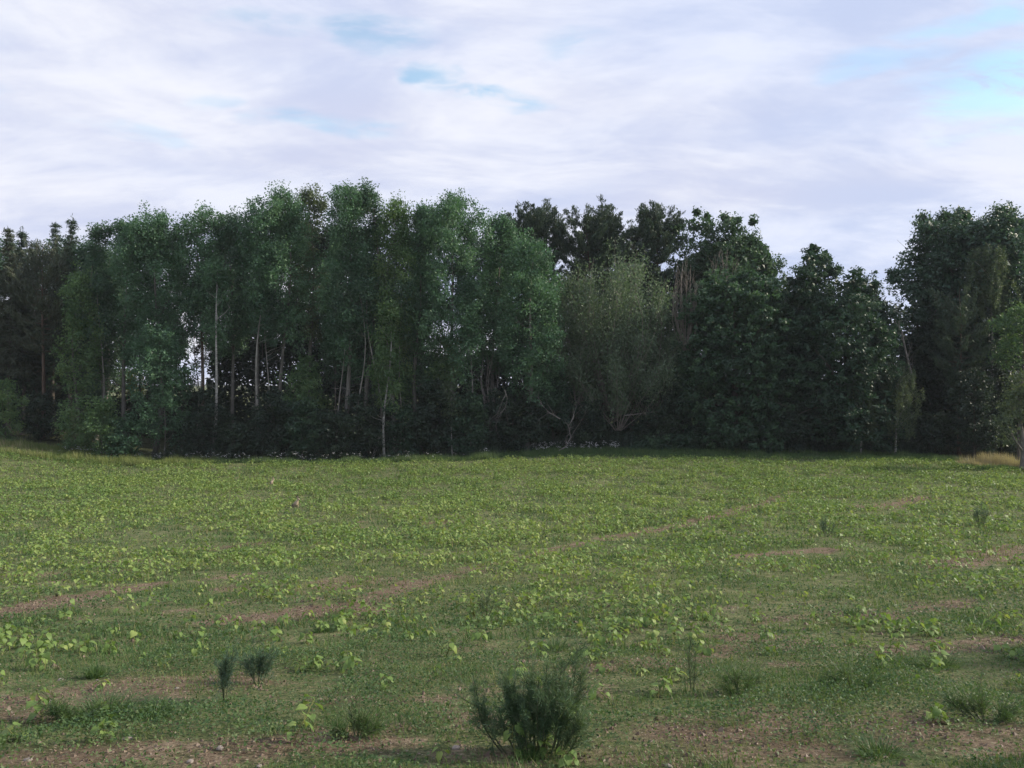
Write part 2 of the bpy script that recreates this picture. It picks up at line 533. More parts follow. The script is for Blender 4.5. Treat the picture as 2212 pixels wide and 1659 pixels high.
# ------------------------------------------------------------------ the ground: one sheet to the horizon
def build_ground():
    def axis(lo, hi, step, outlo, outhi):
        core = np.arange(lo, hi + step, step)
        ext = []
        s, p = step, hi
        while p < outhi:
            s *= 1.22; p += s; ext.append(p)
        neg = []
        s, p = step, lo
        while p > outlo:
            s *= 1.22; p -= s; neg.append(p)
        return np.concatenate([neg[::-1], core, ext])
    xs = axis(-46, 46, 0.45, -1500, 1500)
    ys = axis(2, 64, 0.36, -400, 1500)
    X, Y = np.meshgrid(xs, ys)
    Z = ground(X, Y)
    nx, ny = len(xs), len(ys)
    V = np.stack([X, Y, Z], -1).reshape(-1, 3)
    i = (np.arange(ny - 1)[:, None] * nx + np.arange(nx - 1)[None, :]).ravel()
    Fq = np.stack([i, i + 1, i + nx + 1, i + nx], -1)
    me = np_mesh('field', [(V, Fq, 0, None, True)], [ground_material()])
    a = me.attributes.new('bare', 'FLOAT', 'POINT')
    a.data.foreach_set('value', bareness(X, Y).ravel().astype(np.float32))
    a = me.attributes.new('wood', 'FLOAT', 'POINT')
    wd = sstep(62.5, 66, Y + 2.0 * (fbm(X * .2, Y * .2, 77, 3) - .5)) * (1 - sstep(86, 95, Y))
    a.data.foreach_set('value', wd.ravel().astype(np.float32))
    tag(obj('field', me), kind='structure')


build_ground()

# ------------------------------------------------------------------ tree builders
def bend_path(rng, p0, p1, k=6, amp=0.15, sag=0.0):
    p0 = np.asarray(p0, float); p1 = np.asarray(p1, float)
    t = np.linspace(0, 1, k)[:, None]
    L = np.linalg.norm(p1 - p0)
    o1 = rng.normal(size=3) * amp * L * 0.35
    o2 = rng.normal(size=3) * amp * L * 0.15
    o1[2] *= 0.4
    p = p0 + (p1 - p0) * t + np.sin(t * math.pi) * o1 + np.sin(t * 2 * math.pi) * o2
    p[:, 2] += (sag * L * (np.sin(t * math.pi)))[:, 0]
    return p


def lobed_crown(rng, lobes, n_leaf, size, sprig=0.28, zstretch=1.0, shell=0.55, tuft_per=30, axis_up=0.0):
    """lobes: array (x,y,z,rx,rz). Sprigs of leaves on and inside each lobe."""
    lobes = np.asarray(lobes, float)
    area = (lobes[:, 3] * lobes[:, 4]) ** 0.85
    n_sp = max(4, int(n_leaf / tuft_per))
    which = rng.choice(len(lobes), n_sp, p=area / area.sum())
    d = unit(rng.normal(size=(n_sp, 3)))
    r = shell + (1 - shell) * rng.uniform(0, 1, n_sp) ** 0.6
    r = np.where(rng.uniform(size=n_sp) < 0.07, r * 1.12, r)
    Lb = lobes[which]
    c = Lb[:, :3] + d * r[:, None] * np.stack([Lb[:, 3], Lb[:, 3], Lb[:, 4]], 1)
    tint_sp = rng.normal(0.5, 0.17, n_sp)
    cnt = rng.poisson(tuft_per * rng.uniform(0.5, 1.5, n_sp))
    idx = np.repeat(np.arange(n_sp), cnt)
    n = len(idx)
    s = (sprig * rng.uniform(0.7, 1.5, n_sp))[idx][:, None]
    off = np.clip(rng.normal(size=(n, 3)), -1.6, 1.6) * s * np.array([1, 1, 0.75 * zstretch])
    P = c[idx] + off
    ax = d[idx] * 0.3
    ax[:, 2] += axis_up
    out = d[idx] * 0.6
    out[:, 2] += 0.35
    V, Fq = leaf_tris(rng, P, size, size * 0.8, ax, 0.8, 0.5, out)
    tint_lobe = rng.normal(0, 0.13, len(lobes))
    tint = np.clip(tint_sp[idx] + tint_lobe[which[idx]] + rng.normal(0, 0.10, n), 0, 1)
    return V, Fq, tint, c


def make_lobes(rng, z0, z1, rx, n, prof, flat=1.0, rscale=0.42, zs=1.0, off=(0, 0), ro=(0.35, 0.72)):
    """lobes filling an envelope whose radius is rx*prof(t)"""
    L = []
    for i in range(n):
        t = (i + rng.uniform(0.1, 0.9)) / n
        R = rx * prof(t)
        a = i * 2.399 + rng.uniform(-.5, .5)
        rr = R * rng.uniform(*ro)
        lr = max(0.22 * rx, rscale * R) * rng.uniform(0.75, 1.2)
        z = z0 + (z1 - z0) * t
        lz = lr * zs * rng.uniform(0.85, 1.15)
        z = min(z, z1 - lz * 0.9)
        L.append((off[0] + math.cos(a) * rr, off[1] + math.sin(a) * rr * flat, z, lr, lz))
    return np.array(L)


def fill_lobes(rng, z0, z1, rx, n, off):
    """slim upright lobes through the whole of an aspen's crown, ragged at the top"""
    L = []
    for i in range(n):
        t = (i + rng.uniform(0, 1)) / n
        R = rx * ASPEN(t)
        a = i * 2.399 + rng.uniform(-.6, .6)
        rr = R * math.sqrt(rng.uniform(0.02, 0.85))
        lr = rx * rng.uniform(0.20, 0.36)
        lz = lr * rng.uniform(1.3, 2.1)
        top = z1 - (rr / rx) ** 2 * rx * 1.1 - lz * 0.8
        L.append((off[0] + math.cos(a) * rr, off[1] + math.sin(a) * rr, min(z0 + (z1 - z0) * t, top), lr, lz))
    return np.array(L)


ROUND = lambda t: math.sqrt(max(0.05, 1 - (2 * t - 0.9) ** 2 * 0.95))
ASPEN = lambda t: 0.55 + 0.45 * math.sin(math.pi * min(1, t * 0.9 + 0.12)) if t < 0.8 else 0.80 - 1.9 * (t - 0.8)
TALLP = lambda t: max(0.18, 1.0 - 0.85 * max(0, t - 0.35) / 0.65) * (0.8 + 0.2 * min(1, t / 0.2))
BUSH = lambda t: 0.75 + 0.25 * math.sin(math.pi * t) if t < 0.6 else max(0.35, 1 - 1.4 * (t - 0.6))

tri_count = 0


def finish_tree(root, wood, crown, bark, leaf):
    if wood:
        V, Fq = merge(wood)
        obj('trunk', np_mesh('trunk', [(V, Fq, 0, None, True)], [bark]), root)
    if crown is not None:
        V, Fq, t = crown
        obj('crown', np_mesh('crown', [(V, Fq, 0, t, False)], [leaf]), root)


def broadleaf(name, xpx, d, ytop, ybot, hw, label, cat='tree', leaf='aspen', bark='grey_bark', prof=ASPEN, n_lobes=14, dens=105, size=0.17,
              zs=1.5, rscale=0.42, seed=1, lean=0.0, r0=None, group=None, sprig=0.27, flat=1.0, shell=0.55, limb_n=10, spikes=0, extra=None, base_drop=0.25, bare_trunk_twigs=6, ro=(0.35, 0.72), core=0):
    rng = np.random.default_rng(seed)
    x = wx(xpx, d)
    zb = gz(x, d)
    H = wz(ytop, d) - zb
    c0 = max(0.25, wz(ybot, d) - zb)
    rx = hw / F * d
    if lean == 0 and c0 > 2:
        lean = float(rng.normal() * 0.022 * H)
    root = thing(name, (x, d, zb), label, cat, group)
    if prof is ASPEN:
        lobes = fill_lobes(rng, c0, H - (0.35 if spikes else 0), rx * 1.32, int(n_lobes * 2.4), (lean * 0.5, 0))
        shell = 0.45
    else:
        lobes = make_lobes(rng, c0, H, rx, n_lobes, prof, flat, rscale, zs, (lean * 0.5, 0), ro)
    if spikes:
        sp = []
        for i in range(spikes * 2):
            a = rng.uniform(0, 6.28); rr = rx * math.sqrt(rng.uniform(0.0, 0.75))
            lr = rng.uniform(0.16, 0.34)
            lz = lr * rng.uniform(2.2, 4.2)
            sp.append((math.cos(a) * rr, math.sin(a) * rr * flat, H + 0.1 - (rr / rx) ** 2 * rx * 1.0 - lz * rng.uniform(0.2, 1.1), lr, lz))
        lobes = np.vstack([lobes, sp])
    if extra is not None:      # extra lobes given relative to the frame: (xpx, ypx, rpx)
        ex = [((ex_ - xpx) / F * d, rng.uniform(-.3, .3) * rx, wz(ey_, d) - zb, er_ / F * d, er_ / F * d * 1.1) for ex_, ey_, er_ in extra]
        lobes = np.vstack([lobes, ex])
    n_leaf = int(LEAF_N * dens * 2 * rx * (H - c0))
    V, Fq, tint, sp = lobed_crown(rng, lobes, n_leaf, size * LEAF_S, sprig, 1.2 if zs > 1.2 else 0.9, shell)
    if core:       # the dense inner leafage of a full crown
        t = rng.uniform(0.02, 0.93, core)
        R = np.array([prof(q) for q in t]) * rx * 0.80 * np.sqrt(rng.uniform(0.1, 1, core))
        a = rng.uniform(0, 6.28, core)
        cP = np.stack([np.cos(a) * R, np.sin(a) * R, c0 + (H - c0) * t], 1)
        if extra is not None:
            k = rng.integers(len(lobes) - len(ex), len(lobes), core // 3)
            cP = np.vstack([cP, lobes[k, :3] + unit(rng.normal(size=(len(k), 3))) * lobes[k, 3:4] * rng.uniform(0.2, 0.8, (len(k), 1))])
        V2, F2 = leaf_tris(rng, cP, 0.55, 0.42, None, 1.0, 0.4)
        Fq = np.concatenate([Fq, F2 + len(V)])
        V = np.concatenate([V, V2])
        tint = np.concatenate([tint, np.clip(rng.normal(0.4, 0.15, len(F2)), 0, 1)])
    # trunk and limbs
    wood = []
    r0 = r0 or 0.045 + 0.0085 * H
    top = np.array([lean, 0, c0 + (H - c0) * 0.88])
    k = 11
    tp = bend_path(rng, (0, 0, -base_drop), top, k, 0.085)
    tt = np.linspace(0, 1, k)
    rr = r0 * (1 - tt * 0.88)
    rr[0] *= 1.35
    wood.append(tube(tp, rr, 8))
    order = rng.permutation(len(lobes))[:limb_n]
    for i in order:
        lc = lobes[i, :3]
        zt = max(0.15 * H, lc[2] - np.hypot(lc[0], lc[1]) * rng.uniform(0.7, 1.5))
        t = np.clip((zt + base_drop) / (top[2] + base_drop), 0.08, 0.93)
        p0 = np.array([np.interp(t, tt, tp[:, q]) for q in range(3)])
        rb = r0 * (1 - t * 0.88) * 0.5
        bp = bend_path(rng, p0, lc, 5, 0.18, -0.06)
        wood.append(tube(bp, np.linspace(rb, rb * 0.25, 5), 5))
        for q in range(2):     # forks
            e = lc + rng.normal(size=3) * lobes[i, 3] * 0.8
            wood.append(tube(bend_path(rng, bp[3], e, 4, 0.2), np.linspace(rb * 0.4, rb * 0.1, 4), 4))
    for q in range(bare_trunk_twigs):     # dead side twigs on the clear trunk
        z = rng.uniform(0.25, 1.0) * c0
        if c0 < 1.5:
            break
        t = (z + base_drop) / (top[2] + base_drop)
        p0 = np.array([np.interp(t, tt, tp[:, w_]) for w_ in range(3)])
        a = rng.uniform(0, 6.28)
        e = p0 + np.array([math.cos(a), math.sin(a), rng.uniform(-.2, .7)]) * rng.uniform(.6, 1.6)
        wood.append(tube(bend_path(rng, p0, e, 4, 0.2), np.linspace(.022, .006, 4), 4))
    finish_tree(root, wood, (V, Fq, tint), M[bark], M[leaf])
    return root


def conifer(name, xpx, d, ytop, ybot, hw, label, leaf='pine', bark='pine_bark', kind='pine', seed=1, dens=1.0, cat='tree', group=None, lean=0.0, flat_top=0.3):
    rng = np.random.default_rng(seed)
    x = wx(xpx, d); zb = gz(x, d)
    H = wz(ytop, d) - zb
    c0 = wz(ybot, d) - zb
    rx = hw / F * d
    root = thing(name, (x, d, zb), label, cat, group)
    r0 = 0.05 + 0.0085 * H
    k = 10
    tp = bend_path(rng, (0, 0, -0.25), (lean, 0, H * 0.985), k, 0.03)
    tt = np.linspace(0, 1, k)
    wood = [tube(tp, r0 * (1 - tt * 0.93), 8)]
    cs, axs, tn = [], [], []
    z = c0
    while z < H - 0.3:
        t = (z - c0) / (H - c0)
        if kind == 'spruce':
            R = rx * (1 - t) ** 1.05 + 0.06
            nb = 6
            rise = -0.25 + 0.5 * t
        else:
            R = rx * (0.55 + 0.45 * math.sin(math.pi * min(1, 0.2 + t * 0.75))) * (1 if t < 0.75 else 1 - (t - 0.75) * (4 - 4 * flat_top) * 0.9) + 0.2
            nb = 5
            rise = 0.15 + 0.95 * t
        for b in range(nb):
            if rng.uniform() < 0.12:
                continue
            a = rng.uniform(0, 6.28)
            Rb = R * (rng.uniform(0.5, 1.2) if kind == 'pine' else rng.uniform(0.6, 1.12))
            p0 = np.array([np.interp((z + .25) / H, tt, tp[:, q]) for q in range(3)])
            e = p0 + np.array([math.cos(a) * Rb, math.sin(a) * Rb, Rb * rise * rng.uniform(0.6, 1.4)])
            bp = bend_path(rng, p0, e, 5, 0.10, -0.10 if kind == 'pine' else 0.08)
            if kind == 'pine':
                bp[4, 2] += 0.25 + 0.45 * t
            wood.append(tube(bp, np.linspace(0.045 * (1.1 - t), 0.01, 5), 4))
            m = int(max(5, Rb * 15 * dens))
            u = rng.uniform(0.3 if kind == 'pine' else 0.12, 1.04, m) ** 0.8
            pts = np.stack([np.interp(u, np.linspace(0, 1, 5), bp[:, q]) for q in range(3)], 1)
            spread = 0.16 + 0.22 * Rb * (1 - u)[:, None] if kind == 'spruce' else 0.17 + 0.06 * Rb * (1 - u[:, None])
            pts = pts + rng.normal(size=(m, 3)) * spread * np.array([1, 1, 0.45])
            tb = rng.normal(0.5, 0.15)
            for q in range(6 if kind == 'pine' else 6):
                cs.append(pts + rng.normal(size=(m, 3)) * 0.07)
                dr = np.tile(unit(e - p0) * (0.7 if kind == 'pine' else 0.9), (m, 1))
                dr[:, 2] += 0.6 if kind == 'pine' else -0.15
                axs.append(dr)
                tn.append(np.clip(tb + rng.normal(0, .15, m), 0, 1))
        z += rng.uniform(0.28, 0.5) if kind == 'spruce' else rng.uniform(0.35, 0.65)
    # leader shoots
    m = 40
    u = rng.uniform(0, 1, m)
    pts = np.stack([np.full(m, tp[-1, 0]), np.full(m, tp[-1, 1]), H - u * 1.5], 1) + rng.normal(size=(m, 3)) * (0.05 + 0.25 * u[:, None])
    cs.append(pts); ax = np.zeros((m, 3)); ax[:, 2] = 1; axs.append(ax); tn.append(rng.uniform(.3, .8, m))
    c = np.concatenate(cs); ax = np.concatenate(axs)
    zt = np.percentile(c[:, 2], 99.7)
    if zt > H:
        c[:, 2] = np.where(c[:, 2] > c0, c0 + (c[:, 2] - c0) * (H - c0) / (zt - c0), c[:, 2])
        wood = [wood[0]] + [(np.stack([v[:, 0], v[:, 1], np.where(v[:, 2] > c0, c0 + (v[:, 2] - c0) * (H - c0) / (zt - c0), v[:, 2])], 1), f_) for v, f_ in wood[1:]]
    V, Fq = leaf_tris(rng, c, 0.34, 0.075, ax, 0.55, 0.2)
    # dead stubs under the crown
    for q in range(14):
        zz = rng.uniform(0.3, 1.0) * c0
        if c0 < 2:
            break
        p0 = np.array([np.interp((zz + .25) / H, tt, tp[:, w_]) for w_ in range(3)])
        a = rng.uniform(0, 6.28)
        e = p0 + np.array([math.cos(a), math.sin(a), rng.uniform(-.3, .3)]) * rng.uniform(.6, 1.7)
        wood.append(tube(bend_path(rng, p0, e, 4, 0.15), np.linspace(.022, .006, 4), 4))
    finish_tree(root, wood, (V, Fq, np.concatenate(tn)), M[bark], M[leaf])
    return root


def stems_tree(name, xpx, d, ytop, hw, label, n_stem=40, leaf='willow', bark='pale_stick', leaf_n=9000, seed=1, base_px=None, cat='tree', y_leaf=0.25, size=(0.26, 0.12), r=0.05, spread0=0.3, yb=None, group=None):
    """many stems fanning up from one stool, sparsely leaved (or bare with leaf_n=0)"""
    rng = np.random.default_rng(seed)
    x = wx(xpx, d); zb = gz(x, d) if yb is None else wz(yb, d)
    H = wz(ytop, d) - zb
    rx = hw / F * d
    root = thing(name, (x, d, zb), label, cat, group)
    wood, ends = [], []
    for i in range(n_stem):
        a = rng.uniform(0, 6.28)
        q = math.sqrt(rng.uniform(0, 1))
        hh = H * (1 - 0.38 * q ** 1.6) * rng.uniform(0.78, 1.0)
        e = np.array([math.cos(a) * rx * q, math.sin(a) * rx * q * 0.7, hh])
        b = np.array([math.cos(a), math.sin(a), 0]) * spread0 * q + np.array([0, 0, -0.2])
        p = bend_path(rng, b, e, 7, 0.10, 0.0)
        p[:, :2] += (p[:, :2] - b[:2]) * (np.sin(np.linspace(0, math.pi, 7)) * 0.22)[:, None]
        rs = r * rng.uniform(0.6, 1.2)
        wood.append(tube(p, np.linspace(rs, 0.008, 7), 5))
        ends.append(p)
        for k in range(6):
            t = rng.uniform(0.35, 0.95)
            p0 = np.array([np.interp(t, np.linspace(0, 1, 7), p[:, w_]) for w_ in range(3)])
            dr = unit(p[-1] - p[3]) + rng.normal(size=3) * 0.35
            e2 = p0 + dr * rng.uniform(0.7, 1.8) * H / 13
            pp = bend_path(rng, p0, e2, 4, 0.15)
            wood.append(tube(pp, np.linspace(rs * 0.35, 0.006, 4), 4))
            ends.append(pp)
    crown = None
    if leaf_n:
        which = rng.integers(0, len(ends), leaf_n)
        u = rng.uniform(y_leaf, 1.0, leaf_n)
        P = np.empty((leaf_n, 3))
        for i in range(len(ends)):
            mk = which == i
            pth = ends[i]
            tt = np.linspace(0, 1, len(pth))
            for q in range(3):
                P[mk, q] = np.interp(u[mk], tt, pth[:, q])
        P += rng.normal(size=P.shape) * 0.42
        ax = np.zeros_like(P); ax[:, 2] = 0.5
        V, Fq = leaf_tris(rng, P, size[0], size[1], ax, 0.8, 0.3)
        crown = (V, Fq, np.clip(rng.normal(.5, .2, leaf_n), 0, 1))
    finish_tree(root, wood, crown, M[bark], M.get(leaf))
    return root


def weeping(name, xpx, d, ytop, ybot, hw, label, seed=1, n_str=170, leaf='birch', group=None, size=0.10, cat='tree', wander=0.12):
    """birch: arching limbs with hanging strands of small leaves"""
    rng = np.random.default_rng(seed)
    x = wx(xpx, d); zb = gz(x, d)
    H = wz(ytop, d) - zb
    c0 = max(0.3, wz(ybot, d) - zb)
    rx = hw / F * d
    root = thing(name, (x, d, zb), label, cat, group)
    tp = bend_path(rng, (0, 0, -.2), (0.1, 0, H * 0.98), 9, 0.04)
    r0 = 0.04 + 0.008 * H
    wood = [tube(tp, np.linspace(r0, 0.015, 9), 8)]
    cs, tn, axs = [], [], []
    for i in range(n_str):
        t = rng.uniform(0, 1) ** 0.8
        R = rx * (0.25 + 0.9 * math.sin(math.pi * min(1, 0.12 + (1 - t) * 0.72))) * math.sqrt(rng.uniform(0.05, 1))
        a = rng.uniform(0, 6.28)
        z = c0 + (H - c0) * (0.3 + 0.7 * t)
        p = np.array([math.cos(a) * R, math.sin(a) * R, z])
        if i % 5 == 0:
            zt = max(0.2 * H, z - R * 0.9)
            p0 = np.array([np.interp(zt / H, np.linspace(0, 1, 9), tp[:, q]) for q in range(3)])
            wood.append(tube(bend_path(rng, p0, p, 5, 0.15, 0.1), np.linspace(0.035, 0.008, 5), 4))
        L = rng.uniform(0.8, 2.6) * min(1, (H - c0) / 6 + 0.25)
        m = int(L * 60)
        u = rng.uniform(0, 1, m)
        drift = rng.normal(size=2) * wander
        pts = np.stack([p[0] + drift[0] * u * L, p[1] + drift[1] * u * L, p[2] - u * L], 1) + rng.normal(size=(m, 3)) * np.array([.09, .09, .05])
        cs.append(pts); tn.append(np.clip(rng.normal(.5, .16) + rng.normal(0, .13, m), 0, 1))
    c = np.concatenate(cs)
    ax = np.zeros_like(c); ax[:, 2] = -0.8
    V, Fq = leaf_tris(rng, c, size * 1.5, size * 0.9, ax, 0.7, 0.1)
    finish_tree(root, wood, (V, Fq, np.concatenate(tn)), M['birch_bark'], M[leaf])
    return root



# ------------------------------------------------------------------ the wood, left to right (positions in the 2212 px frame, metres away)
WOOD = 'trees of the wood along the far field edge'
# conifers of the left end
conifer('spruce_tree', 18, 68, 490, 800, 60, 'brownish-green spruce at the left frame edge with the lowest hanging crown', 'pine_brown', 'dark_bark', 'spruce', 11, 1.2)
conifer('spruce_tree', 47, 70, 492, 820, 52, 'dark pointed spruce second from the left frame edge', 'spruce', 'dark_bark', 'spruce', 12, 1.0)
conifer('pine_tree', 93, 67, 516, 760, 56, 'browning pine with bare reddish trunk, third conifer from the left frame edge', 'pine_brown', 'pine_bark', 'pine', 13, 1.15)
conifer('spruce_tree', 119, 72, 480, 790, 48, 'thin spiky spruce top between browning pine and tallest left spruce', 'spruce', 'dark_bark', 'spruce', 14, 0.9)
conifer('spruce_tree', 157, 70, 464, 800, 54, 'tallest pointed spruce of the left conifer group, beside the dark aspen', 'spruce', 'dark_bark', 'spruce', 15, 1.0)
conifer('spruce_tree', 75, 76, 520, 830, 50, 'dark spruce in the shade behind the left pines', 'spruce', 'dark_bark', 'spruce', 16, 0.8)
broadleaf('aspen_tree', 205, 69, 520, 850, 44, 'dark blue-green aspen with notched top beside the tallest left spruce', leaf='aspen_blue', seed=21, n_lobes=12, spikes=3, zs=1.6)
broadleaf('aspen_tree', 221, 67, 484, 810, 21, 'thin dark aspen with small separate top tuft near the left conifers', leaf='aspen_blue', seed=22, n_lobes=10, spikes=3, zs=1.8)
broadleaf('young_aspen', 173, 65, 588, 850, 38, 'bright young aspen standing in front of the dark left conifers', leaf='bright', seed=23, n_lobes=14, spikes=3, zs=1.5, dens=85, sprig=.24)
broadleaf('aspen_tree', 267, 67, 478, 790, 27, 'narrow aspen left of the first broad sunlit aspen crown', leaf='aspen', seed=24, n_lobes=10, spikes=4, zs=1.7, dens=90)
broadleaf('aspen_tree', 330, 66, 452, 790, 59, 'first broad sunlit aspen from the left, with high rounded crown', leaf='aspen', seed=25, n_lobes=18, spikes=6, zs=1.4, extra=[(300, 650, 26), (345, 690, 22)])
broadleaf('aspen_tree', 436, 67, 447, 685, 52, 'dome-topped aspen whose trunk is the thick reddish one beside the sky gap', leaf='aspen', bark='pine_bark', seed=26, n_lobes=18, spikes=6, zs=1.4, r0=.22, lean=-.6)
broadleaf('aspen_tree', 458, 65, 560, 735, 32, 'slim aspen with pale sunlit trunk right of the sky gap', leaf='aspen', bark='birch_bark', seed=27, n_lobes=8, spikes=2, zs=1.3, r0=.17, extra=[(462, 720, 24), (478, 690, 20), (475, 660, 16)])
broadleaf('aspen_tree', 503, 68, 466, 765, 42, 'dark aspen with grey trunk just right of the pale sunlit trunk', leaf='aspen_blue', seed=28, n_lobes=14, spikes=5, zs=1.5, r0=.2)
broadleaf('aspen_tree', 560, 67, 440, 725, 44, 'aspen with crown stepping up towards the tallest left crowns', leaf='aspen', seed=29, n_lobes=14, spikes=5, zs=1.5)
broadleaf('aspen_tree', 603, 66, 411, 715, 55, 'tall aspen with twin grey trunk below, first of the tallest crowns', leaf='aspen', seed=30, n_lobes=18, spikes=6, zs=1.5, r0=.2)
broadleaf('aspen_tree', 672, 68, 405, 730, 36, 'sparse greyish aspen with bare twigs showing in its tall crown', leaf='birch', seed=31, n_lobes=12, spikes=5, zs=1.6, dens=62)
broadleaf('aspen_tree', 742, 66, 403, 780, 50, 'tall aspen whose ragged crown stands in the middle of the highest group', leaf='aspen', seed=32, n_lobes=18, spikes=7, zs=1.5)
broadleaf('aspen_tree', 794, 67, 404, 790, 38, 'tall aspen with a leaning spike on the right end of the highest group', leaf='aspen_blue', seed=33, n_lobes=14, spikes=6, zs=1.5, lean=.5)
broadleaf('aspen_tree', 853, 66, 432, 850, 36, 'narrow bright aspen with pale low trunk, right of the highest group', leaf='bright', bark='birch_bark', seed=34, n_lobes=16, spikes=5, zs=1.5, dens=95)
broadleaf('aspen_tree', 914, 67, 448, 850, 36, 'aspen with double-pointed top and a tall straight grey-brown trunk', leaf='aspen', seed=35, n_lobes=14, spikes=6, zs=1.5, r0=.24, extra=[(895, 715, 20), (915, 760, 18)])
broadleaf('aspen_tree', 990, 66, 411, 810, 65, 'wide tall aspen with a single high spike, right of the centre gap', leaf='aspen', seed=36, n_lobes=22, spikes=8, zs=1.45)
broadleaf('aspen_tree', 1076, 68, 466, 810, 38, 'aspen with feathery pale top beside the middle pines', leaf='aspen', seed=37, n_lobes=12, spikes=5, zs=1.5)
broadleaf('aspen_tree', 1138, 65.5, 500, 850, 54, 'broad bright aspen leafy down to the ground, next to the grey willow', leaf='aspen', seed=38, n_lobes=26, spikes=5, zs=1.25, extra=[(1190, 730, 26), (1200, 790, 24), (1185, 650, 26)])
broadleaf('aspen_tree', 430, 75, 600, 850, 34, 'thin see-through aspen behind the sky gap between reddish and pale trunks', leaf='aspen_blue', bark='dark_bark', seed=49, n_lobes=9, zs=1.3, dens=26, r0=.08, limb_n=6)
for i, (x, d, yt, hw, lb) in enumerate([(-48, 69, 500, 60, 'dark spruce just beyond the left frame edge'), (-118, 71, 520, 64, 'dark spruce second beyond the left frame edge'), (-195, 68, 540, 66, 'dark spruce farthest beyond the left frame edge')]):
    conifer('spruce_tree', x, d, yt, 850, hw, lb, 'spruce', 'dark_bark', 'spruce', 180 + i, 0.8)
# smaller understory trees in front of the trunks
broadleaf('young_aspen', 352, 63, 690, 930, 46, 'young aspen with thin trunk growing at the field edge below the left crowns', leaf='aspen', seed=41, n_lobes=18, spikes=3, zs=1.3, dens=85, sprig=.22, r0=.07, extra=[(365, 860, 26), (325, 800, 22)])
broadleaf('young_maple', 655, 66, 770, 900, 46, 'young tree with one light green flat spray in the shaded left wood', leaf='bright', seed=42, n_lobes=12, zs=.8, dens=70, r0=.07, extra=[(640, 790, 20)])
broadleaf('goat_willow', 970, 66, 726, 835, 40, 'small rounded bright tree with a V-forked trunk under the centre gap', leaf='bright', bark='pale_stick', seed=43, n_lobes=16, zs=.9, dens=85, r0=.10, prof=ROUND, sprig=.2)
broadleaf('young_aspen', 832, 64, 640, 880, 26, 'slender young aspen with a white sunlit lower trunk, nearest the field', leaf='bright', bark='birch_bark', seed=44, n_lobes=16, zs=1.4, dens=75, r0=.13, spikes=2)
broadleaf('young_birch', 978, 64, 820, 900, 14, 'thin white-stemmed sapling below the forked bright tree', leaf='birch', bark='birch_bark', seed=45, n_lobes=5, zs=1.0, dens=50, r0=.07, limb_n=4)
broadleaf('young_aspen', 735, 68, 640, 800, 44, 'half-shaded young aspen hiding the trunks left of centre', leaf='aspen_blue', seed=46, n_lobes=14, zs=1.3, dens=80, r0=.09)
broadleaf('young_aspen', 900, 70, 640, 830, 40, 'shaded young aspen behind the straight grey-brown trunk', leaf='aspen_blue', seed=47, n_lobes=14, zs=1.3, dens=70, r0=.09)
# second rank: dark trees deep in the wood
deep = [(8, 78, 560, 860, 55, 'dark tree filling the shade behind the pine at the left frame edge'),
        (140, 79, 560, 870, 55, 'dark tree in the shade behind the tallest left spruce'),
        (210, 78, 580, 830, 45, 'dark tree deep behind the dark notched aspen'),
        (300, 80, 540, 780, 50, 'dark tree deep behind the first broad aspen'),
        (365, 81, 540, 740, 36, 'dark tree behind the gap left of the reddish trunk'),
        (485, 80, 560, 790, 44, 'dark tree deep behind the pale sunlit trunk'),
        (540, 82, 540, 770, 48, 'dark tree deep behind the stepping aspen'),
        (625, 80, 500, 760, 46, 'dark tree deep behind the twin grey trunk'),
        (690, 82, 520, 860, 48, 'dark tree behind the sparse greyish aspen'),
        (765, 80, 520, 880, 52, 'dark tree behind the middle of the highest group'),
        (812, 79, 600, 880, 40, 'dark tree filling the shade behind the white lower trunk'),
        (870, 82, 540, 860, 40, 'dark tree behind the narrow bright aspen'),
        (945, 81, 520, 690, 46, 'dark tree behind the left half of the wide tall aspen'),
        (1035, 81, 540, 740, 42, 'dark tree behind the feathery pale top'),
        (1100, 79, 560, 880, 55, 'dark tree filling the shade behind the broad bright aspen'),
        (1210, 80, 580, 880, 55, 'dark tree behind the left side of the grey willow'),
        (1330, 82, 570, 900, 60, 'dark tree behind the middle of the grey willow'),
        (1430, 80, 590, 900, 60, 'dark tree between the grey willow and the round maple')]
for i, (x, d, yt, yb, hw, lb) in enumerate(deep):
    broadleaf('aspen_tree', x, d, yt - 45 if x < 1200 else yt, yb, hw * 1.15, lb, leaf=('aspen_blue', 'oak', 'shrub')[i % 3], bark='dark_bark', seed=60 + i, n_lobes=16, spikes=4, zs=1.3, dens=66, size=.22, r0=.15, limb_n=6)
# bare trunks seen in the shade between the crowns
poles = [(428, 66, .08, 'thin dark pole between the reddish and the pale trunk'), (573, 65, .15, 'grey trunk left of the twin pair in the shade below'),
         (588, 65.4, .08, 'thin pole between the grey trunks left of centre'), (729, 65, .08, 'thin pale pole in the deep shade left of the white trunk'),
         (765, 64.6, .09, 'grey pole right of the thin pale pole'), (797, 64.8, .12, 'dark grey trunk just left of the white lower trunk'),
         (1012, 64.8, .08, 'slim pole right of the forked bright tree'), (268, 71, .10, 'slim grey pole beside the sunlit clearing'),
         (217, 65.5, .10, 'grey pole left of the sunlit clearing'), (545, 76, .08, 'faint thin pole left of the grey trunks'), (880, 65, .08, 'thin pole close to the straight grey-brown trunk')]
for i, (x, d, r, lb) in enumerate(poles):
    broadleaf('aspen_tree', x, d, 600, 730, 26, lb, leaf='aspen_blue', bark='pale_bark' if d < 68 else 'grey_bark', seed=90 + i, n_lobes=6, zs=1.4, dens=55, r0=r, limb_n=4, bare_trunk_twigs=9)
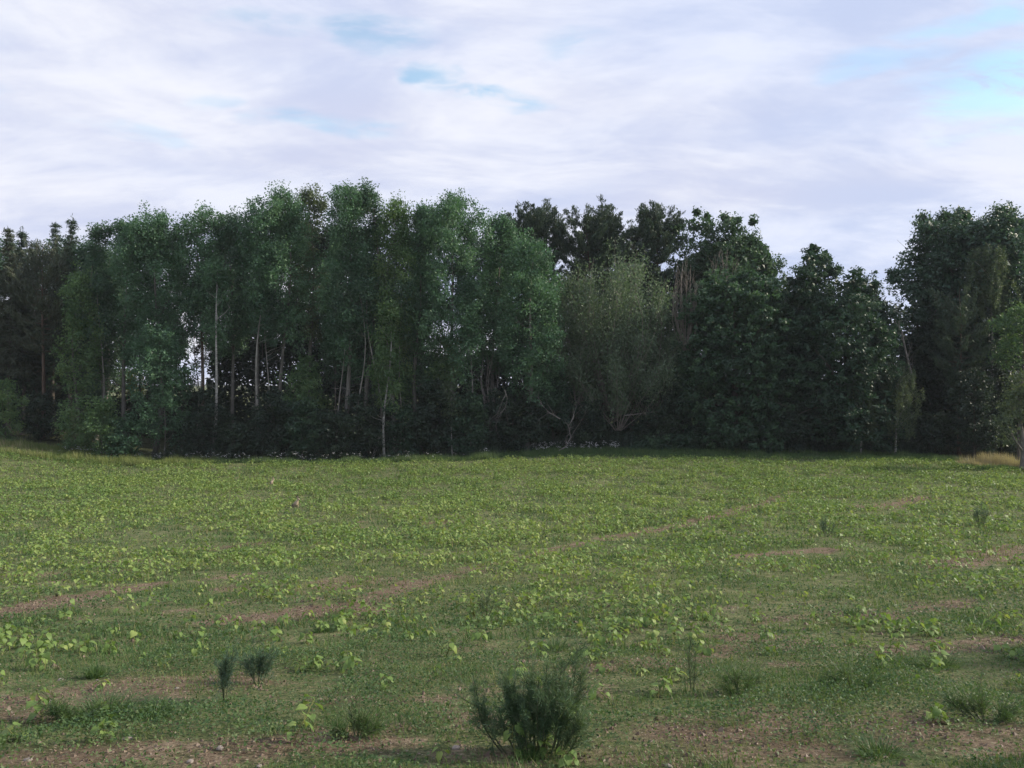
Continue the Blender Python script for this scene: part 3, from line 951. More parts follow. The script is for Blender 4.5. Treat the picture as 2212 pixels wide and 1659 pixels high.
# the shaded mass of undergrowth deep between and behind the trees
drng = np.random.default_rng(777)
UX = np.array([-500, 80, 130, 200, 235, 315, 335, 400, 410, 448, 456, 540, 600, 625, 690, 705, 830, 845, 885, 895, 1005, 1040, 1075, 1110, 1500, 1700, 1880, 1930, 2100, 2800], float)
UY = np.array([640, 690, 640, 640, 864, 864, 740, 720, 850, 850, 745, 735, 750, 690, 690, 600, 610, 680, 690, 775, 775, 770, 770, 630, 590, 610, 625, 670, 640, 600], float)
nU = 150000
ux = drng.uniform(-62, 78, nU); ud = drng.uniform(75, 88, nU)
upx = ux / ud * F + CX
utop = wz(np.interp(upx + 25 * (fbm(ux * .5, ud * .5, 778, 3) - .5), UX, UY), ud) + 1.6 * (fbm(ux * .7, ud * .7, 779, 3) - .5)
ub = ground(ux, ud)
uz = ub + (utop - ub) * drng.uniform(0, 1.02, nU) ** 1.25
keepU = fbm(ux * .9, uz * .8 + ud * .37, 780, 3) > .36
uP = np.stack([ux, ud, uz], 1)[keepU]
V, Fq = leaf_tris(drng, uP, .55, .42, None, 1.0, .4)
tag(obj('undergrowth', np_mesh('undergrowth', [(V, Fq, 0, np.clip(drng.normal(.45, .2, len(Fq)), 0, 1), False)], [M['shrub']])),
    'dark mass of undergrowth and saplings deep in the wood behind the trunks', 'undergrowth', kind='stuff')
# middle of the wood
conifer('pine_tree', 1146, 76, 438, 590, 56, 'dark pine with spiky double top, leftmost of the middle pines', 'pine', 'pine_bark', 'pine', 111, 2.42, flat_top=.5)
conifer('pine_tree', 1108, 79, 474, 620, 42, 'dark pine half hidden behind the feathery pale aspen top', 'pine', 'pine_bark', 'pine', 117, 2.0, flat_top=.5)
conifer('pine_tree', 1184, 78, 452, 610, 42, 'dark pine squeezed between the double-topped and the widest middle pine', 'pine', 'pine_bark', 'pine', 112, 2.22, flat_top=.4)
conifer('pine_tree', 1262, 76, 446, 620, 74, 'widest dark pine with flat bristly crown above the grey willow', 'pine', 'pine_bark', 'pine', 113, 2.71, flat_top=.75)
conifer('pine_tree', 1306, 77, 440, 600, 46, 'dark pine with upswept tips on the right shoulder of the widest pine', 'pine', 'pine_bark', 'pine', 114, 2.42, flat_top=.6)
conifer('pine_tree', 1364, 79, 480, 640, 44, 'small low pine between the widest pine and the tall round-topped pine', 'pine', 'pine_bark', 'pine', 115, 2.01, flat_top=.5)
conifer('pine_tree', 1418, 76, 440, 650, 46, 'tall round-topped pine beside the big lime', 'pine', 'pine_bark', 'pine', 116, 3.01, flat_top=.8)
broadleaf('lime_tree', 1570, 78, 520, 720, 134, 'big dark lime with knobbly top behind the bare grey stems', leaf='lime', bark='dark_bark', core=4200, seed=121, n_lobes=48, zs=1.0, rscale=.34, dens=95, size=.22, prof=ROUND, r0=.4,
          extra=[(1500, 492, 26), (1535, 490, 28), (1570, 498, 30), (1605, 515, 30), (1640, 548, 30), (1668, 590, 26), (1455, 520, 34), (1470, 570, 40), (1590, 478, 10), (1534, 462, 9), (1497, 466, 8), (1560, 474, 9), (1614, 488, 9), (1520, 530, 40), (1580, 550, 45), (1625, 590, 42)])
broadleaf('lime_tree', 1622, 77, 508, 720, 66, 'rounded green lime filling the right shoulder of the big knobbly lime', leaf='lime', bark='dark_bark', core=4200, seed=122, n_lobes=40, zs=1.0, rscale=.3, dens=80, size=.22, prof=ROUND, ro=(.5, .8), r0=.3)
stems_tree('grey_willow', 1325, 69, 500, 170, 'sparse grey-green willow with many bare stems fanning up', 44, 'willow', 'pale_stick', 24000, 131, yb=905, r=.05, y_leaf=.15)
stems_tree('willow_bush', 1335, 67.5, 690, 130, 'lower leafy olive thicket in front of the grey willow stems', 20, 'willow', 'pale_stick', 14000, 132, yb=925, r=.035, y_leaf=.2)
stems_tree('grey_willow', 1248, 68.5, 560, 78, 'grey-green willow leaning into the broad bright aspen', 22, 'willow', 'pale_stick', 12000, 136, yb=900, r=.045, y_leaf=.15)
stems_tree('grey_willow', 1402, 68.5, 590, 80, 'grey-green willow pressed against the left side of the round maple', 22, 'willow', 'pale_stick', 11000, 137, yb=915, r=.045, y_leaf=.15)
stems_tree('bare_tree', 1484, 67.5, 544, 34, 'leafless pinkish-grey tree with upright twigs beside the round maple', 26, None, 'pale_stick', 0, 133, yb=760, r=.045, spread0=.15)
stems_tree('bare_tree', 1566, 73, 516, 34, 'leafless grey twig top standing in front of the big lime', 20, None, 'pale_stick', 0, 134, yb=680, r=.04, spread0=.2)
stems_tree('dead_tree', 1057, 66, 735, 26, 'pale forked dead tree leaning below the wide tall aspen', 7, None, 'dead_bark', 0, 135, yb=905, r=.06, spread0=.1)
# right grove
MAPLE = lambda t: 0.80 + 0.2 * math.sin(math.pi * t) if t < .6 else math.sqrt(max(.06, 1 - ((t - .6) / .42) ** 2))
broadleaf('maple_tree', 1584, 68, 594, 955, 144, 'big round dark maple with sunlit top, left of the pointed maple', leaf='round_maple', bark='dark_bark', core=4200, seed=141, n_lobes=170, zs=.95, rscale=.24, dens=95, size=.235, sprig=.17, shell=.75, prof=MAPLE, ro=(.66, .80), r0=.4, limb_n=16, base_drop=.3)
POINT = lambda t: 0.95 if t < .45 else max(.14, .95 - 1.25 * (t - .45)) if t < .8 else max(.12, .51 - 1.7 * (t - .8))
broadleaf('maple_tree', 1806, 67, 640, 955, 146, 'large dark maple tapering to a pointed leafy top', leaf='maple', bark='dark_bark', core=4200, seed=142, n_lobes=100, zs=1.0, rscale=.24, dens=115, size=.2, sprig=.2, prof=MAPLE, ro=(.58, .80), r0=.4, limb_n=16,
          extra=[(1770, 534, 13), (1764, 550, 21), (1785, 558, 22), (1760, 576, 30), (1800, 586, 28), (1726, 604, 30), (1776, 612, 44), (1830, 616, 36), (1720, 640, 40), (1868, 640, 34), (1905, 672, 28), (1880, 618, 12), (1840, 660, 50), (1760, 660, 56), (1915, 720, 30)])
broadleaf('maple_tree', 1690, 69.5, 640, 955, 90, 'dark lower maple filling the gap between the two big maples', leaf='shrub', bark='dark_bark', core=4200, seed=143, n_lobes=34, zs=1.0, rscale=.32, dens=70, size=.21, prof=MAPLE, r0=.25)
broadleaf('oak_tree', 2115, 71, 470, 800, 165, 'tallest right-hand oak with broad dark crown against the sky', leaf='oak', bark='dark_bark', core=4200, seed=151, n_lobes=80, zs=1.05, rscale=.27, dens=100, size=.21, prof=lambda t: .82 + .18 * math.sin(math.pi * t) if t < .55 else math.sqrt(max(.10, 1 - ((t - .55) / .48) ** 2)), r0=.5, limb_n=24,
          extra=[(1945, 595, 20), (1960, 640, 26), (1985, 505, 26), (2000, 480, 22), (2090, 462, 20), (2110, 458, 18), (2050, 470, 20), (2150, 475, 20), (1990, 560, 36), (1965, 690, 26), (2020, 510, 40), (2080, 490, 40), (2140, 495, 40), (2190, 510, 36), (1955, 615, 34), (2010, 600, 50), (2060, 560, 50)])
weeping('weeping_birch', 2135, 67, 525, 720, 46, 'weeping birch with hanging grey-green strands in front of the oak', 161, 210, 'birch')
conifer('pine_tree', 2072, 66, 620, 830, 58, 'low dense pine with upright candles below the weeping birch', 'pine', 'pine_bark', 'pine', 162, 1.3, flat_top=.9)
broadleaf('maple_tree', 2010, 70, 690, 940, 70, 'dark leafy tree in the shade behind the broken grey stem', leaf='shrub', bark='dark_bark', core=4200, seed=163, n_lobes=30, zs=1.0, rscale=.33, dens=70, size=.21, prof=MAPLE, r0=.2)
weeping('young_birch', 1858, 64.5, 818, 962, 30, 'small sunlit young birch, the lower left one of a pair', 164, 70, 'birch', size=.10)
weeping('young_birch', 1934, 65, 784, 962, 48, 'small young birch, the taller right one of a pair', 165, 120, 'birch', size=.10)
broadleaf('hazel_bush', 2105, 64, 800, 968, 55, 'dark hazel bush in the shade under the low dense pine', leaf='shrub', bark='dark_bark', seed=166, n_lobes=24, zs=.95, dens=75, prof=BUSH, r0=.1, cat='bush')
broadleaf('maple_tree', 2200, 62, 655, 800, 44, 'yellow-green sunlit young maple at the right frame edge', leaf='bright', bark='dark_bark', seed=167, n_lobes=22, zs=1.0, dens=70, prof=ROUND, r0=.12, rscale=.3, extra=[(2165, 765, 14), (2180, 740, 16), (2160, 700, 12)])
broadleaf('apple_tree', 2210, 56, 808, 915, 44, 'old apple tree with pale grey trunk at the right frame edge', leaf='birch', bark='grey_bark', seed=168, n_lobes=16, zs=.9, dens=80, prof=ROUND, r0=.26, extra=[(2160, 908, 12), (2178, 930, 14), (2190, 945, 14)])

# a splintered dead stem between the pointed maple and the oak
def dead_wood(name, pts, d, label, cat, seed, r=.09, splinters=10, group=None):
    rng = np.random.default_rng(seed)
    P = np.array([[wx(px, d), d + rng.uniform(-.3, .3), wz(py, d)] for px, py in pts])
    base = P[0].copy()
    root = thing(name, tuple(base), label, cat, group)
    Q = P - base
    wood = [tube(Q, np.linspace(r, r * .25, len(Q)), 7)]
    for i in range(splinters):
        t = rng.uniform(0.15, 1) * (len(Q) - 1)
        k = min(int(t), len(Q) - 2)
        p0 = Q[k] + (Q[k + 1] - Q[k]) * (t - k)
        dr = unit(Q[k + 1] - Q[k]) * rng.uniform(.3, 1.1) + rng.normal(size=3) * .5
        e = p0 + dr * rng.uniform(.5, 1.6)
        b = bend_path(rng, p0, e, 5, .2)
        wood.append(tube(b, np.linspace(r * .35, r * .06, 5), 4))
        for q in range(2):
            e2 = b[3] + rng.normal(size=3) * .35 + dr * .3
            wood.append(tube(bend_path(rng, b[3], e2, 3, .15), np.linspace(r * .15, r * .04, 3), 3))
    V, Fq = merge(wood)
    obj('branch', np_mesh('branch', [(V, Fq, 0, None, True)], [M['dead_bark']]), root)
    return root


dead_wood('broken_stem', [(1972, 830), (1966, 790), (1955, 750), (1946, 715), (1936, 695)], 66, 'pale grey splintered dead stem leaning between pointed maple and oak', 'dead tree', 171, .12, 16)
dead_wood('fallen_branch', [(1200, 977), (1222, 966), (1233, 945), (1228, 920), (1240, 900)], 64.5, 'bare grey forked branch leaning at the field edge below the grey willow', 'dead branch', 172, .07, 16)
dead_wood('hanging_branch', [(1090, 842), (1096, 860), (1092, 880), (1085, 890)], 64, 'bare twisted dead branch hanging below the broad bright aspen', 'dead branch', 173, .05, 14)
dead_wood('fallen_branch', [(1350, 898), (1390, 893), (1432, 888)], 66, 'thin pale fallen stem lying across the dark willow thicket', 'dead branch', 174, .045, 2)
dead_wood('dead_branch', [(1210, 905), (1185, 890), (1165, 868)], 64.5, 'reddish dead brushwood in the shade left of the leaning branch', 'dead branch', 175, .05, 12)

# bushes along the foot of the wood
bushes = [(8, 63, 818, 945, 34, 'bright', 'bright leafy bush cut by the left frame edge'),
          (160, 62.5, 862, 978, 44, 'bright', 'light green sunlit bush, leftmost of the leafy clump before the pines'),
          (222, 62, 858, 982, 46, 'bright', 'light green sunlit bush in the middle of the leafy clump'),
          (275, 62, 890, 985, 36, 'aspen', 'lower bush with yellowing leaves at the right end of the leafy clump'),
          (90, 66, 880, 970, 44, 'shrub', 'dark bush in the shade under the browning pine'),
          (395, 63, 900, 992, 36, 'shrub', 'dark bush right of the thin young aspen'),
          (455, 64, 888, 992, 46, 'shrub', 'dark bush below the pale sunlit trunk'),
          (525, 64, 872, 994, 48, 'shrub', 'dark bush below the stepping aspen'),
          (590, 63.5, 868, 994, 46, 'shrub', 'dark bush below the twin grey trunk'),
          (655, 63.5, 862, 994, 50, 'maple', 'dark bush below the light green flat spray'),
          (722, 64, 870, 992, 48, 'shrub', 'dark bush below the highest group, left part'),
          (785, 64, 880, 990, 44, 'shrub', 'dark bush left of the white lower trunk'),
          (868, 64.5, 870, 985, 46, 'maple', 'dark bush between the white trunk and the grey-brown trunk'),
          (935, 64.5, 868, 982, 44, 'shrub', 'dark bush left of the white-stemmed sapling'),
          (1010, 64.5, 850, 978, 50, 'maple', 'dark bush with greener top right of the white-stemmed sapling'),
          (1078, 65, 870, 974, 46, 'shrub', 'darkest bush under the twisted hanging branch'),
          (1145, 65.5, 850, 972, 46, 'shrub', 'dark bush under the broad bright aspen'),
          (1200, 66.5, 800, 930, 40, 'maple', 'green bush between broad bright aspen and grey willow'),
          (1270, 67, 890, 965, 50, 'shrub', 'dark bush behind the leaning branch'),
          (1345, 67.5, 895, 962, 50, 'shrub', 'dark bush at the foot of the olive thicket'),
          (1420, 67, 880, 962, 46, 'shrub', 'dark bush between olive thicket and round maple'),
          (1395, 66, 938, 972, 52, 'maple', 'low spreading green bush on the shaded grass strip'),
          (1470, 66, 940, 975, 44, 'maple', 'low flat bush at the foot of the round maple'),
          (1480, 67, 800, 950, 44, 'maple', 'dark bush swelling out at the left foot of the round maple'),
          (1700, 66, 860, 968, 60, 'shrub', 'black-green bush at the foot between the two big maples'),
          (1800, 66, 850, 966, 60, 'shrub', 'dark bush at the foot of the pointed maple'),
          (2010, 66.5, 850, 966, 54, 'shrub', 'dark bush at the foot of the oak behind the taller young birch'),
          (2160, 65, 830, 968, 44, 'shrub', 'dark bush in the shade left of the apple tree'),
          (275, 84, 800, 850, 40, 'yellow', 'sunlit bush glimpsed far behind through the left clearing')]
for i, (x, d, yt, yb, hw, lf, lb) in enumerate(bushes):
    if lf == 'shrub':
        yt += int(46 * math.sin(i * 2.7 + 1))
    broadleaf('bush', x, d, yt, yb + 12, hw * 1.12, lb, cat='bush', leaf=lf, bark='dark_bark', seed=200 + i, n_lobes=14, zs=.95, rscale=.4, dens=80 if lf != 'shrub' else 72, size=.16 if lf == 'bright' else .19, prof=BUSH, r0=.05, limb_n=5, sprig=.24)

# trees to the right of the photographer, just outside the frame: they shade the near right of the field
side = [(23, 2.6, 15, 4.2, 'ash tree beside the field right of the photographer, nearest the road'), (31, 10.5, 14, 4.0, 'ash tree beside the field right of the photographer, second one along'),
        (66, 69, 18, 5.5, 'ash tree beyond the right frame edge near the apple tree'), (64, 72, 20, 6, 'ash tree beyond the right frame edge behind the oak'),
        (55, 69.5, 19, 5, 'ash tree just outside the right frame edge beside the oak')]
for i, (x, d, h, r, lb) in enumerate(side):
    g0 = gz(x, d)
    broadleaf('ash_tree', CX + x / d * F, d, CY - (g0 + h - CAMZ) / d * F, CY - (g0 + 2.2 - CAMZ) / d * F, r / d * F, lb, leaf='oak', bark='dark_bark', seed=300 + i,
              n_lobes=30, zs=1.1, rscale=.3, dens=13, size=.40, prof=ROUND, r0=.25, sprig=.35)

# ------------------------------------------------------------------ field plants
def blade_cloud(rng, x, y, h, wd, lean=0.5, z0=-0.01, tint=None, wind=(-0.15, 0.05)):
    n = len(x)
    z = ground(x, y) + z0
    a = rng.uniform(0, 6.28, n)
    b = rng.uniform(0, 6.28, n)
    L = np.abs(rng.normal(0, lean, n)) * h
    dx = np.cos(b) * L + wind[0] * h; dy = np.sin(b) * L + wind[1] * h
    hh = np.sqrt(np.maximum(h * h - L * L, (0.3 * h) ** 2))
    sx = np.cos(a) * wd * .5; sy = np.sin(a) * wd * .5
    P0 = np.stack([x - sx, y - sy, z], 1); P1 = np.stack([x + sx, y + sy, z], 1)
    T = np.stack([x + dx, y + dy, z + hh], 1)
    V = np.stack([P0, P1, T], 1).reshape(-1, 3)
    return V, np.arange(3 * n).reshape(n, 3), tint


def scatter(rng, n, d0, d1, margin=3.0, power=1.0):
    """n points in the wedge of ground the photograph can see, with a margin, denser near by"""
    u = rng.uniform(0, 1, n)
    y = (d0 ** power + u * (d1 ** power - d0 ** power)) ** (1 / power)
    x = rng.uniform(-1, 1, n) * (0.74 * y + margin)
    return x, y


rng = np.random.default_rng(5)
# short grass and seedlings, three depths of field
parts = []
for (d0, d1, n, h0, w0, pw) in ((3.4, 9, 110000, .048, .0055, 1.2), (9, 20, 120000, .065, .011, 1.2), (20, 38, 100000, .085, .026, 1.2), (38, 61.5, 85000, .10, .042, 1.4)):
    x, y = scatter(rng, n, d0, d1, 2.5, pw)
    b = bareness(x, y)
    clump = fbm(x * .75 + y * .3, y * 1.5 - x * .5, 91, 4)
    keep = rng.uniform(size=n) < np.clip((1 - b) ** 1.4 * (0.20 + 1.7 * sstep(.42, .64, clump)), 0.02, 1)
    x, y, b, clump = x[keep], y[keep], b[keep], clump[keep]
    m = len(x)
    hue = fbm(x * .35, y * .35, 55, 3)
    t = np.clip(rng.normal(.46, .18, m) + (hue - .5) * .9 + .25 * b - 0.42 * sstep(.50, .66, clump), 0, 1)
    t = np.where(rng.uniform(size=m) < .06, rng.uniform(.7, 1, m), t)
    h = h0 * rng.uniform(.4, 1.6, m) * (0.55 + 1.5 * sstep(.46, .70, clump))
    parts.append((*blade_cloud(rng, x, y, h, w0 * rng.uniform(.6, 1.5, m), .85)[:2], 0, t, False))
tag(obj('field_grass', np_mesh('field_grass', parts, [M['grass']])), 'short green and brownish grass and weeds covering the field between the crop plants', 'grass', kind='stuff')

# tiny broad leaves of weeds lying low among the grass
parts = []
for (d0, d1, n, s) in ((3.4, 10, 170000, .023), (10, 26, 110000, .040), (26, 61, 60000, .080)):
    x, y = scatter(rng, n, d0, d1, 2.5, 1.3)
    b = bareness(x, y)
    clump = fbm(x * 0.8 + 9, y * 0.8, 191, 3)
    keep = rng.uniform(size=n) < np.clip((1 - b) * (0.22 + 1.6 * sstep(.45, .65, clump)), 0.2, 1)
    x, y = x[keep], y[keep]
    m = len(x)
    c = np.stack([x, y, ground(x, y) + .01 + rng.uniform(0, 1, m) * (.03 + .11 * sstep(.46, .66, clump[keep]))], 1)
    V, Fq = leaf_tris(rng, c, s * 1.2, s * .9, np.tile([0, 0, .1], (m, 1)), 1.0, 1.2)
    parts.append((V, Fq, 0, np.clip(rng.normal(.48, .24, m) + .3 * (b[keep] > .4), 0, 1), False))
tag(obj('low_weeds', np_mesh('low_weeds', parts, [M['tuft']])), 'small broad weed leaves lying low between the grass', 'weeds', kind='stuff')

# straw bits and pale clods lying on the soil
x, y = scatter(rng, 60000, 3.4, 22, 2.5, 1.2)
b = bareness(x, y)
keep = rng.uniform(size=len(x)) < .12 + .75 * b
x, y = x[keep], y[keep]; m = len(x)
c = np.stack([x, y, ground(x, y) + .006 + rng.uniform(0, .012, m)], 1)
ax = np.zeros((m, 3)); ang = rng.uniform(0, 6.28, m); ax[:, 0] = np.cos(ang); ax[:, 1] = np.sin(ang)
V, Fq = leaf_quads(rng, c, .020 * (1 + y / 14), .005 * (1 + y / 9), ax, .25, 2.5)
tag(obj('straw_litter', np_mesh('straw_litter', [(V, Fq, 0, rng.uniform(0, 1, m), False)], [M['litter']])), 'bits of pale straw and dry stalks scattered on the bare soil', 'straw', kind='stuff')


# crumbs and clods of soil
x, y = scatter(rng, 60000, 3.4, 15, 2.0, 1.2)
b = bareness(x, y)
keep = rng.uniform(size=len(x)) < .06 + .6 * b
x, y = x[keep], y[keep]; m = len(x)
s = .011 * rng.uniform(.5, 1.6, m) * np.where(rng.uniform(size=m) < .06, 2.0, 1) * (1 + y / 18)
c = np.stack([x, y, ground(x, y)], 1)
A = rng.uniform(0, 6.28, m)
tet = [np.stack([np.cos(A + k * 2.09) * s * rng.uniform(.7, 1.4, m), np.sin(A + k * 2.09) * s * rng.uniform(.7, 1.4, m), -s * .25], 1) for k in range(3)]
top = np.stack([rng.normal(0, .3, m) * s, rng.normal(0, .3, m) * s, s * rng.uniform(.5, 1.1, m)], 1)
V = np.stack([c + tet[0], c + tet[1], c + tet[2], c + top], 1).reshape(-1, 3)
o = np.arange(m)[:, None] * 4
tn = rng.uniform(0, .55, m)
tag(obj('soil_clods', np_mesh('soil_clods', [(V, np.concatenate([o + np.array([[0, 1, 3]]), o + np.array([[1, 2, 3]]), o + np.array([[2, 0, 3]])]), 0, np.tile(tn, 3), False)], [M['litter']])),
    'crumbs and small clods of brown soil on the bare streaks', 'soil', kind='stuff')


# crop plants
def crop_leaf_mesh(rng, name):
    """cupped, drooping, heart-shaped leaf about 1 unit long, pointing +Y from its stalk at the origin"""
    ys = np.array([-.12, .10, .38, .68, 1.0])
    hw = np.array([.20, .42, .44, .26, .0]) * rng.uniform(.85, 1.15)
    droop = rng.uniform(.25, .6)
    cup = rng.uniform(.05, .22)
    rows = []
    for yv, h in zip(ys, hw):
        z = -droop * max(0, yv) ** 2
        for sx in (-1, -.5, 0, .5, 1):
            rows.append((sx * h + rng.uniform(-.02, .02), yv + (.10 if sx == 0 and yv < 0 else 0) - abs(sx) * .05, z + cup * (abs(sx) - .2) * h * 2 + (.03 if sx == 0 else 0) * -1 - abs(sx) ** 2 * rng.uniform(0, .16) + rng.uniform(-.015, .015)))
    V = np.array(rows)
    Fq = []
    for r in range(4):
        for c_ in range(4):
            a = r * 5 + c_
            Fq.append((a, a + 1, a + 6, a + 5))
    return np_mesh(name, [(V, np.array(Fq), 0, np.clip(np.full(16, rng.uniform(.2, .9)) + rng.normal(0, .04, 16), 0, 1), True)], [M['crop']])


prng = np.random.default_rng(17)
LEAVES = [crop_leaf_mesh(prng, 'leaf') for _ in range(14)]


def crop_plant_spec(rng):
    """stalk mesh and the places of its leaves"""
    H = rng.uniform(.10, .20)
    lean = rng.normal(size=2) * .05
    stem = bend_path(rng, (0, 0, -.02), (lean[0], lean[1], H), 5, .10)
    tubes = [tube(stem, np.linspace(.006, .003, 5), 4)]
    lv = []
    n = rng.integers(4, 8)
    for i in range(n):
        t = 0.35 + 0.65 * (i + rng.uniform(0, .8)) / n
        p0 = np.array([np.interp(t, np.linspace(0, 1, 5), stem[:, q]) for q in range(3)])
        a = i * 2.4 + rng.uniform(-.6, .6)
        L = rng.uniform(.03, .08)
        e = p0 + np.array([math.cos(a) * L, math.sin(a) * L, L * rng.uniform(.1, .7)])
        tubes.append(tube(bend_path(rng, p0, e, 3, .15), np.array([.003, .0025, .002]), 3))
        s = rng.uniform(.045, .088) * (0.8 + .4 * (1 - abs(t - .7)))
        lv.append((e, a, rng.uniform(-.75, .15), rng.uniform(-.5, .5), s, rng.integers(0, len(LEAVES))))
    V, Fq = merge(tubes)
    return np_mesh('stem', [(V, Fq, 0, np.full(len(Fq), rng.uniform(.3, .8)), True)], [M['crop_stem']]), lv


SPECS = []
for i in range(8):
    me, lv = crop_plant_spec(prng)
    root = thing('crop_plant', (0, 0, 0), 'young broad-leaved crop plant with yellow-green drooping leaves in the near part of the field', 'crop plant', 'young crop plants standing in the near part of the field')
    obj('stem', me, root)
    for (e, a, pitch, roll, s, k) in lv:
        lo = obj('leaf', LEAVES[k], root)
        lo.matrix_parent_inverse = Matrix.Identity(4)
        lo.location = e
        lo.rotation_euler = (pitch, roll, a - math.pi / 2)
        lo.scale = (s, s, s)
    SPECS.append(root)


def copy_plant(src):
    c = src.copy(); col.objects.link(c)
    for ch in src.children:
        k = ch.copy(); col.objects.link(k); k.parent = c
    return c


# positions: a crop stand in clumps, thinner close by
crng = np.random.default_rng(23)
n = 60000
x, y = scatter(crng, n, 3.9, 61, 3.0, 2.0)
b = bareness(x, y)
cl = fbm(x * .45, y * .45, 133, 3) * .6 + fbm(x * 1.5, y * 1.5, 139, 2) * .4
dens = (0.24 + 0.46 * sstep(5.5, 9, y) + 0.30 * sstep(9, 26, y)) * (0.15 + 1.5 * sstep(.38, .62, cl)) * (1 - .9 * b) * 0.62
dens = dens * (1 - 0.55 * sstep(5, 16, x - 0.25 * y) * (1 - sstep(26, 34, y)))
keep = crng.uniform(size=n) < dens
for hx, hy in (field_pt(638, 1096), field_pt(585, 1046)):      # the crop is trodden down round the hares
    keep &= (np.abs(x - hx) > .42) | (y > hy + .3) | (y < hy - 1.3)
x, y = x[keep], y[keep]
order = np.argsort(y)
x, y = x[order], y[order]
inview = np.abs(x) < 0.665 * y
near_ids = [i for i in range(len(x)) if inview[i] and y[i] > 5.1][:290]
for k, i in enumerate(near_ids):
    o = SPECS[k] if k < len(SPECS) else copy_plant(SPECS[int(crng.integers(0, len(SPECS)))])
    o.location = (x[i], y[i], gz(x[i], y[i]))
    o.rotation_euler = (crng.normal() * .08, crng.normal() * .08, crng.uniform(0, 6.28))
    s = crng.uniform(.65, 1.1)
    o.scale = (s, s, s * crng.uniform(.8, 1.2))
rest = np.ones(len(x), bool)
rest[near_ids] = False
rest &= (y > 5.1)
x, y = x[rest], y[rest]
m = len(x)
print('crop plants beyond the near ones:', m)
nl = crng.integers(3, 7, m)
idx = np.repeat(np.arange(m), nl)
tt = len(idx)
sc = crng.uniform(.75, 1.35, m)[idx]
ang = crng.uniform(0, 6.28, tt)
Lr = crng.uniform(.03, .15, tt) * sc
hz = crng.uniform(.07, .27, tt) * sc
base = np.stack([x[idx] + np.cos(ang) * Lr, y[idx] + np.sin(ang) * Lr, ground(x, y)[idx] + hz], 1)
s = crng.uniform(.055, .10, tt) * sc * (1 + .35 * sstep(12, 34, base[:, 1]))
pitch = crng.uniform(-.95, .15, tt)
fx = np.stack([np.cos(ang) * np.cos(pitch), np.sin(ang) * np.cos(pitch), np.sin(pitch)], 1)
side = unit(np.cross(fx, np.array([0, 0, 1.0])) + crng.normal(size=(tt, 3)) * .3)
nn = np.cross(side, fx)
lift = (s * crng.uniform(-.12, .18, tt))[:, None] * nn
S = s[:, None]
A = base; Bm = base + fx * S * .55 + nn * S * .05; C = base + fx * S - nn * S * .18
Lf = base + fx * S * .30 - side * S * .45 + lift; Rt = base + fx * S * .30 + side * S * .45 + lift
V = np.stack([A, Lf, Bm, C, Rt], 1).reshape(-1, 3)
o5 = np.arange(tt)[:, None] * 5
Fq = np.concatenate([o5 + np.array([0, 3, 1])[None], o5 + np.array([0, 4, 3])[None]])
ptint = np.clip(crng.normal(.5, .16, m) + 0.5 * (fbm(x * .12, y * .12, 44, 3) - .5), 0, 1)
tn = np.clip(ptint[idx] + crng.normal(0, .16, tt), 0, 1)
tn = np.concatenate([tn, tn])
st = blade_cloud(crng, np.repeat(x, 2), np.repeat(y, 2), np.repeat(crng.uniform(.12, .24, m), 2), .012 * (1 + np.repeat(y, 2) / 30), .15)
tag(obj('crop_stand', np_mesh('crop_stand', [(V, Fq, 0, tn, False), (st[0], st[1], 1, None, False)], [M['crop'], M['crop_stem']])),
    'stand of young broad-leaved crop plants covering the field towards the wood', 'crop', kind='stuff')

# ------------------------------------------------------------------ grass verge along the wood, with white flower heads
vr = np.random.default_rng(31)


def verge_patch(name, n, xr, yr, h, wd, mat, label, tmean=.45, hvar=.4, lean=.3, cat='grass'):
    x = vr.uniform(*xr, n)
    f = (x - xr[0]) / (xr[1] - xr[0])
    y = vr.uniform(0, 1, n) * (yr[1] - yr[0]) + yr[0]
    cl = fbm(x * .8, y * .8, 211, 3)
    y = y + 1.0 * (fbm(x * .25, x * 0 + 3.3, 212, 3) - .5)
    hh = h * vr.uniform(1 - hvar, 1 + hvar, n) * (.55 + .9 * sstep(.3, .7, cl))
    t = np.clip(vr.normal(tmean, .17, n) + (cl - .5) * .6, 0, 1)
    V, Fq, _ = blade_cloud(vr, x, y, hh, wd * vr.uniform(.7, 1.4, n), lean)
    return tag(obj(name, np_mesh(name, [(V, Fq, 0, t, False)], [M[mat]])), label, cat, kind='stuff')


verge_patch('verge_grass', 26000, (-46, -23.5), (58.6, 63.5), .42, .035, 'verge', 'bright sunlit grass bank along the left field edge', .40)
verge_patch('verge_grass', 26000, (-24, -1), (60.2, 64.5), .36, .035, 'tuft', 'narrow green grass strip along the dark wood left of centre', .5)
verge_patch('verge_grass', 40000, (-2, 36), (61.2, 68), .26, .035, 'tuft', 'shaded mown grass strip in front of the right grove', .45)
verge_patch('nettles', 9000, (-30, -1), (62.5, 65.5), .75, .05, 'shrub', 'ragged margin of tall dark nettles at the foot of the left wood', .6, .6, .25)
verge_patch('nettles', 9000, (-2, 36), (65.5, 68.5), .85, .05, 'shrub', 'ragged margin of tall dark nettles at the foot of the right grove', .6, .6, .25)
verge_patch('dry_grass', 7000, (34, 42), (57.4, 59.4), .62, .028, 'straw', 'patch of tall dry straw-coloured grass at the right end of the field', .5, .4, .2)
verge_patch('dry_grass', 1200, (-45, -36), (58.9, 61.5), .55, .03, 'straw', 'thin dry straw-coloured grass mixed into the left bank', .5, .4, .2)
verge_patch('verge_grass', 4000, (33, 43), (56.2, 57.6), .26, .035, 'tuft', 'dark green grass rim below the dry straw-coloured patch', .45)


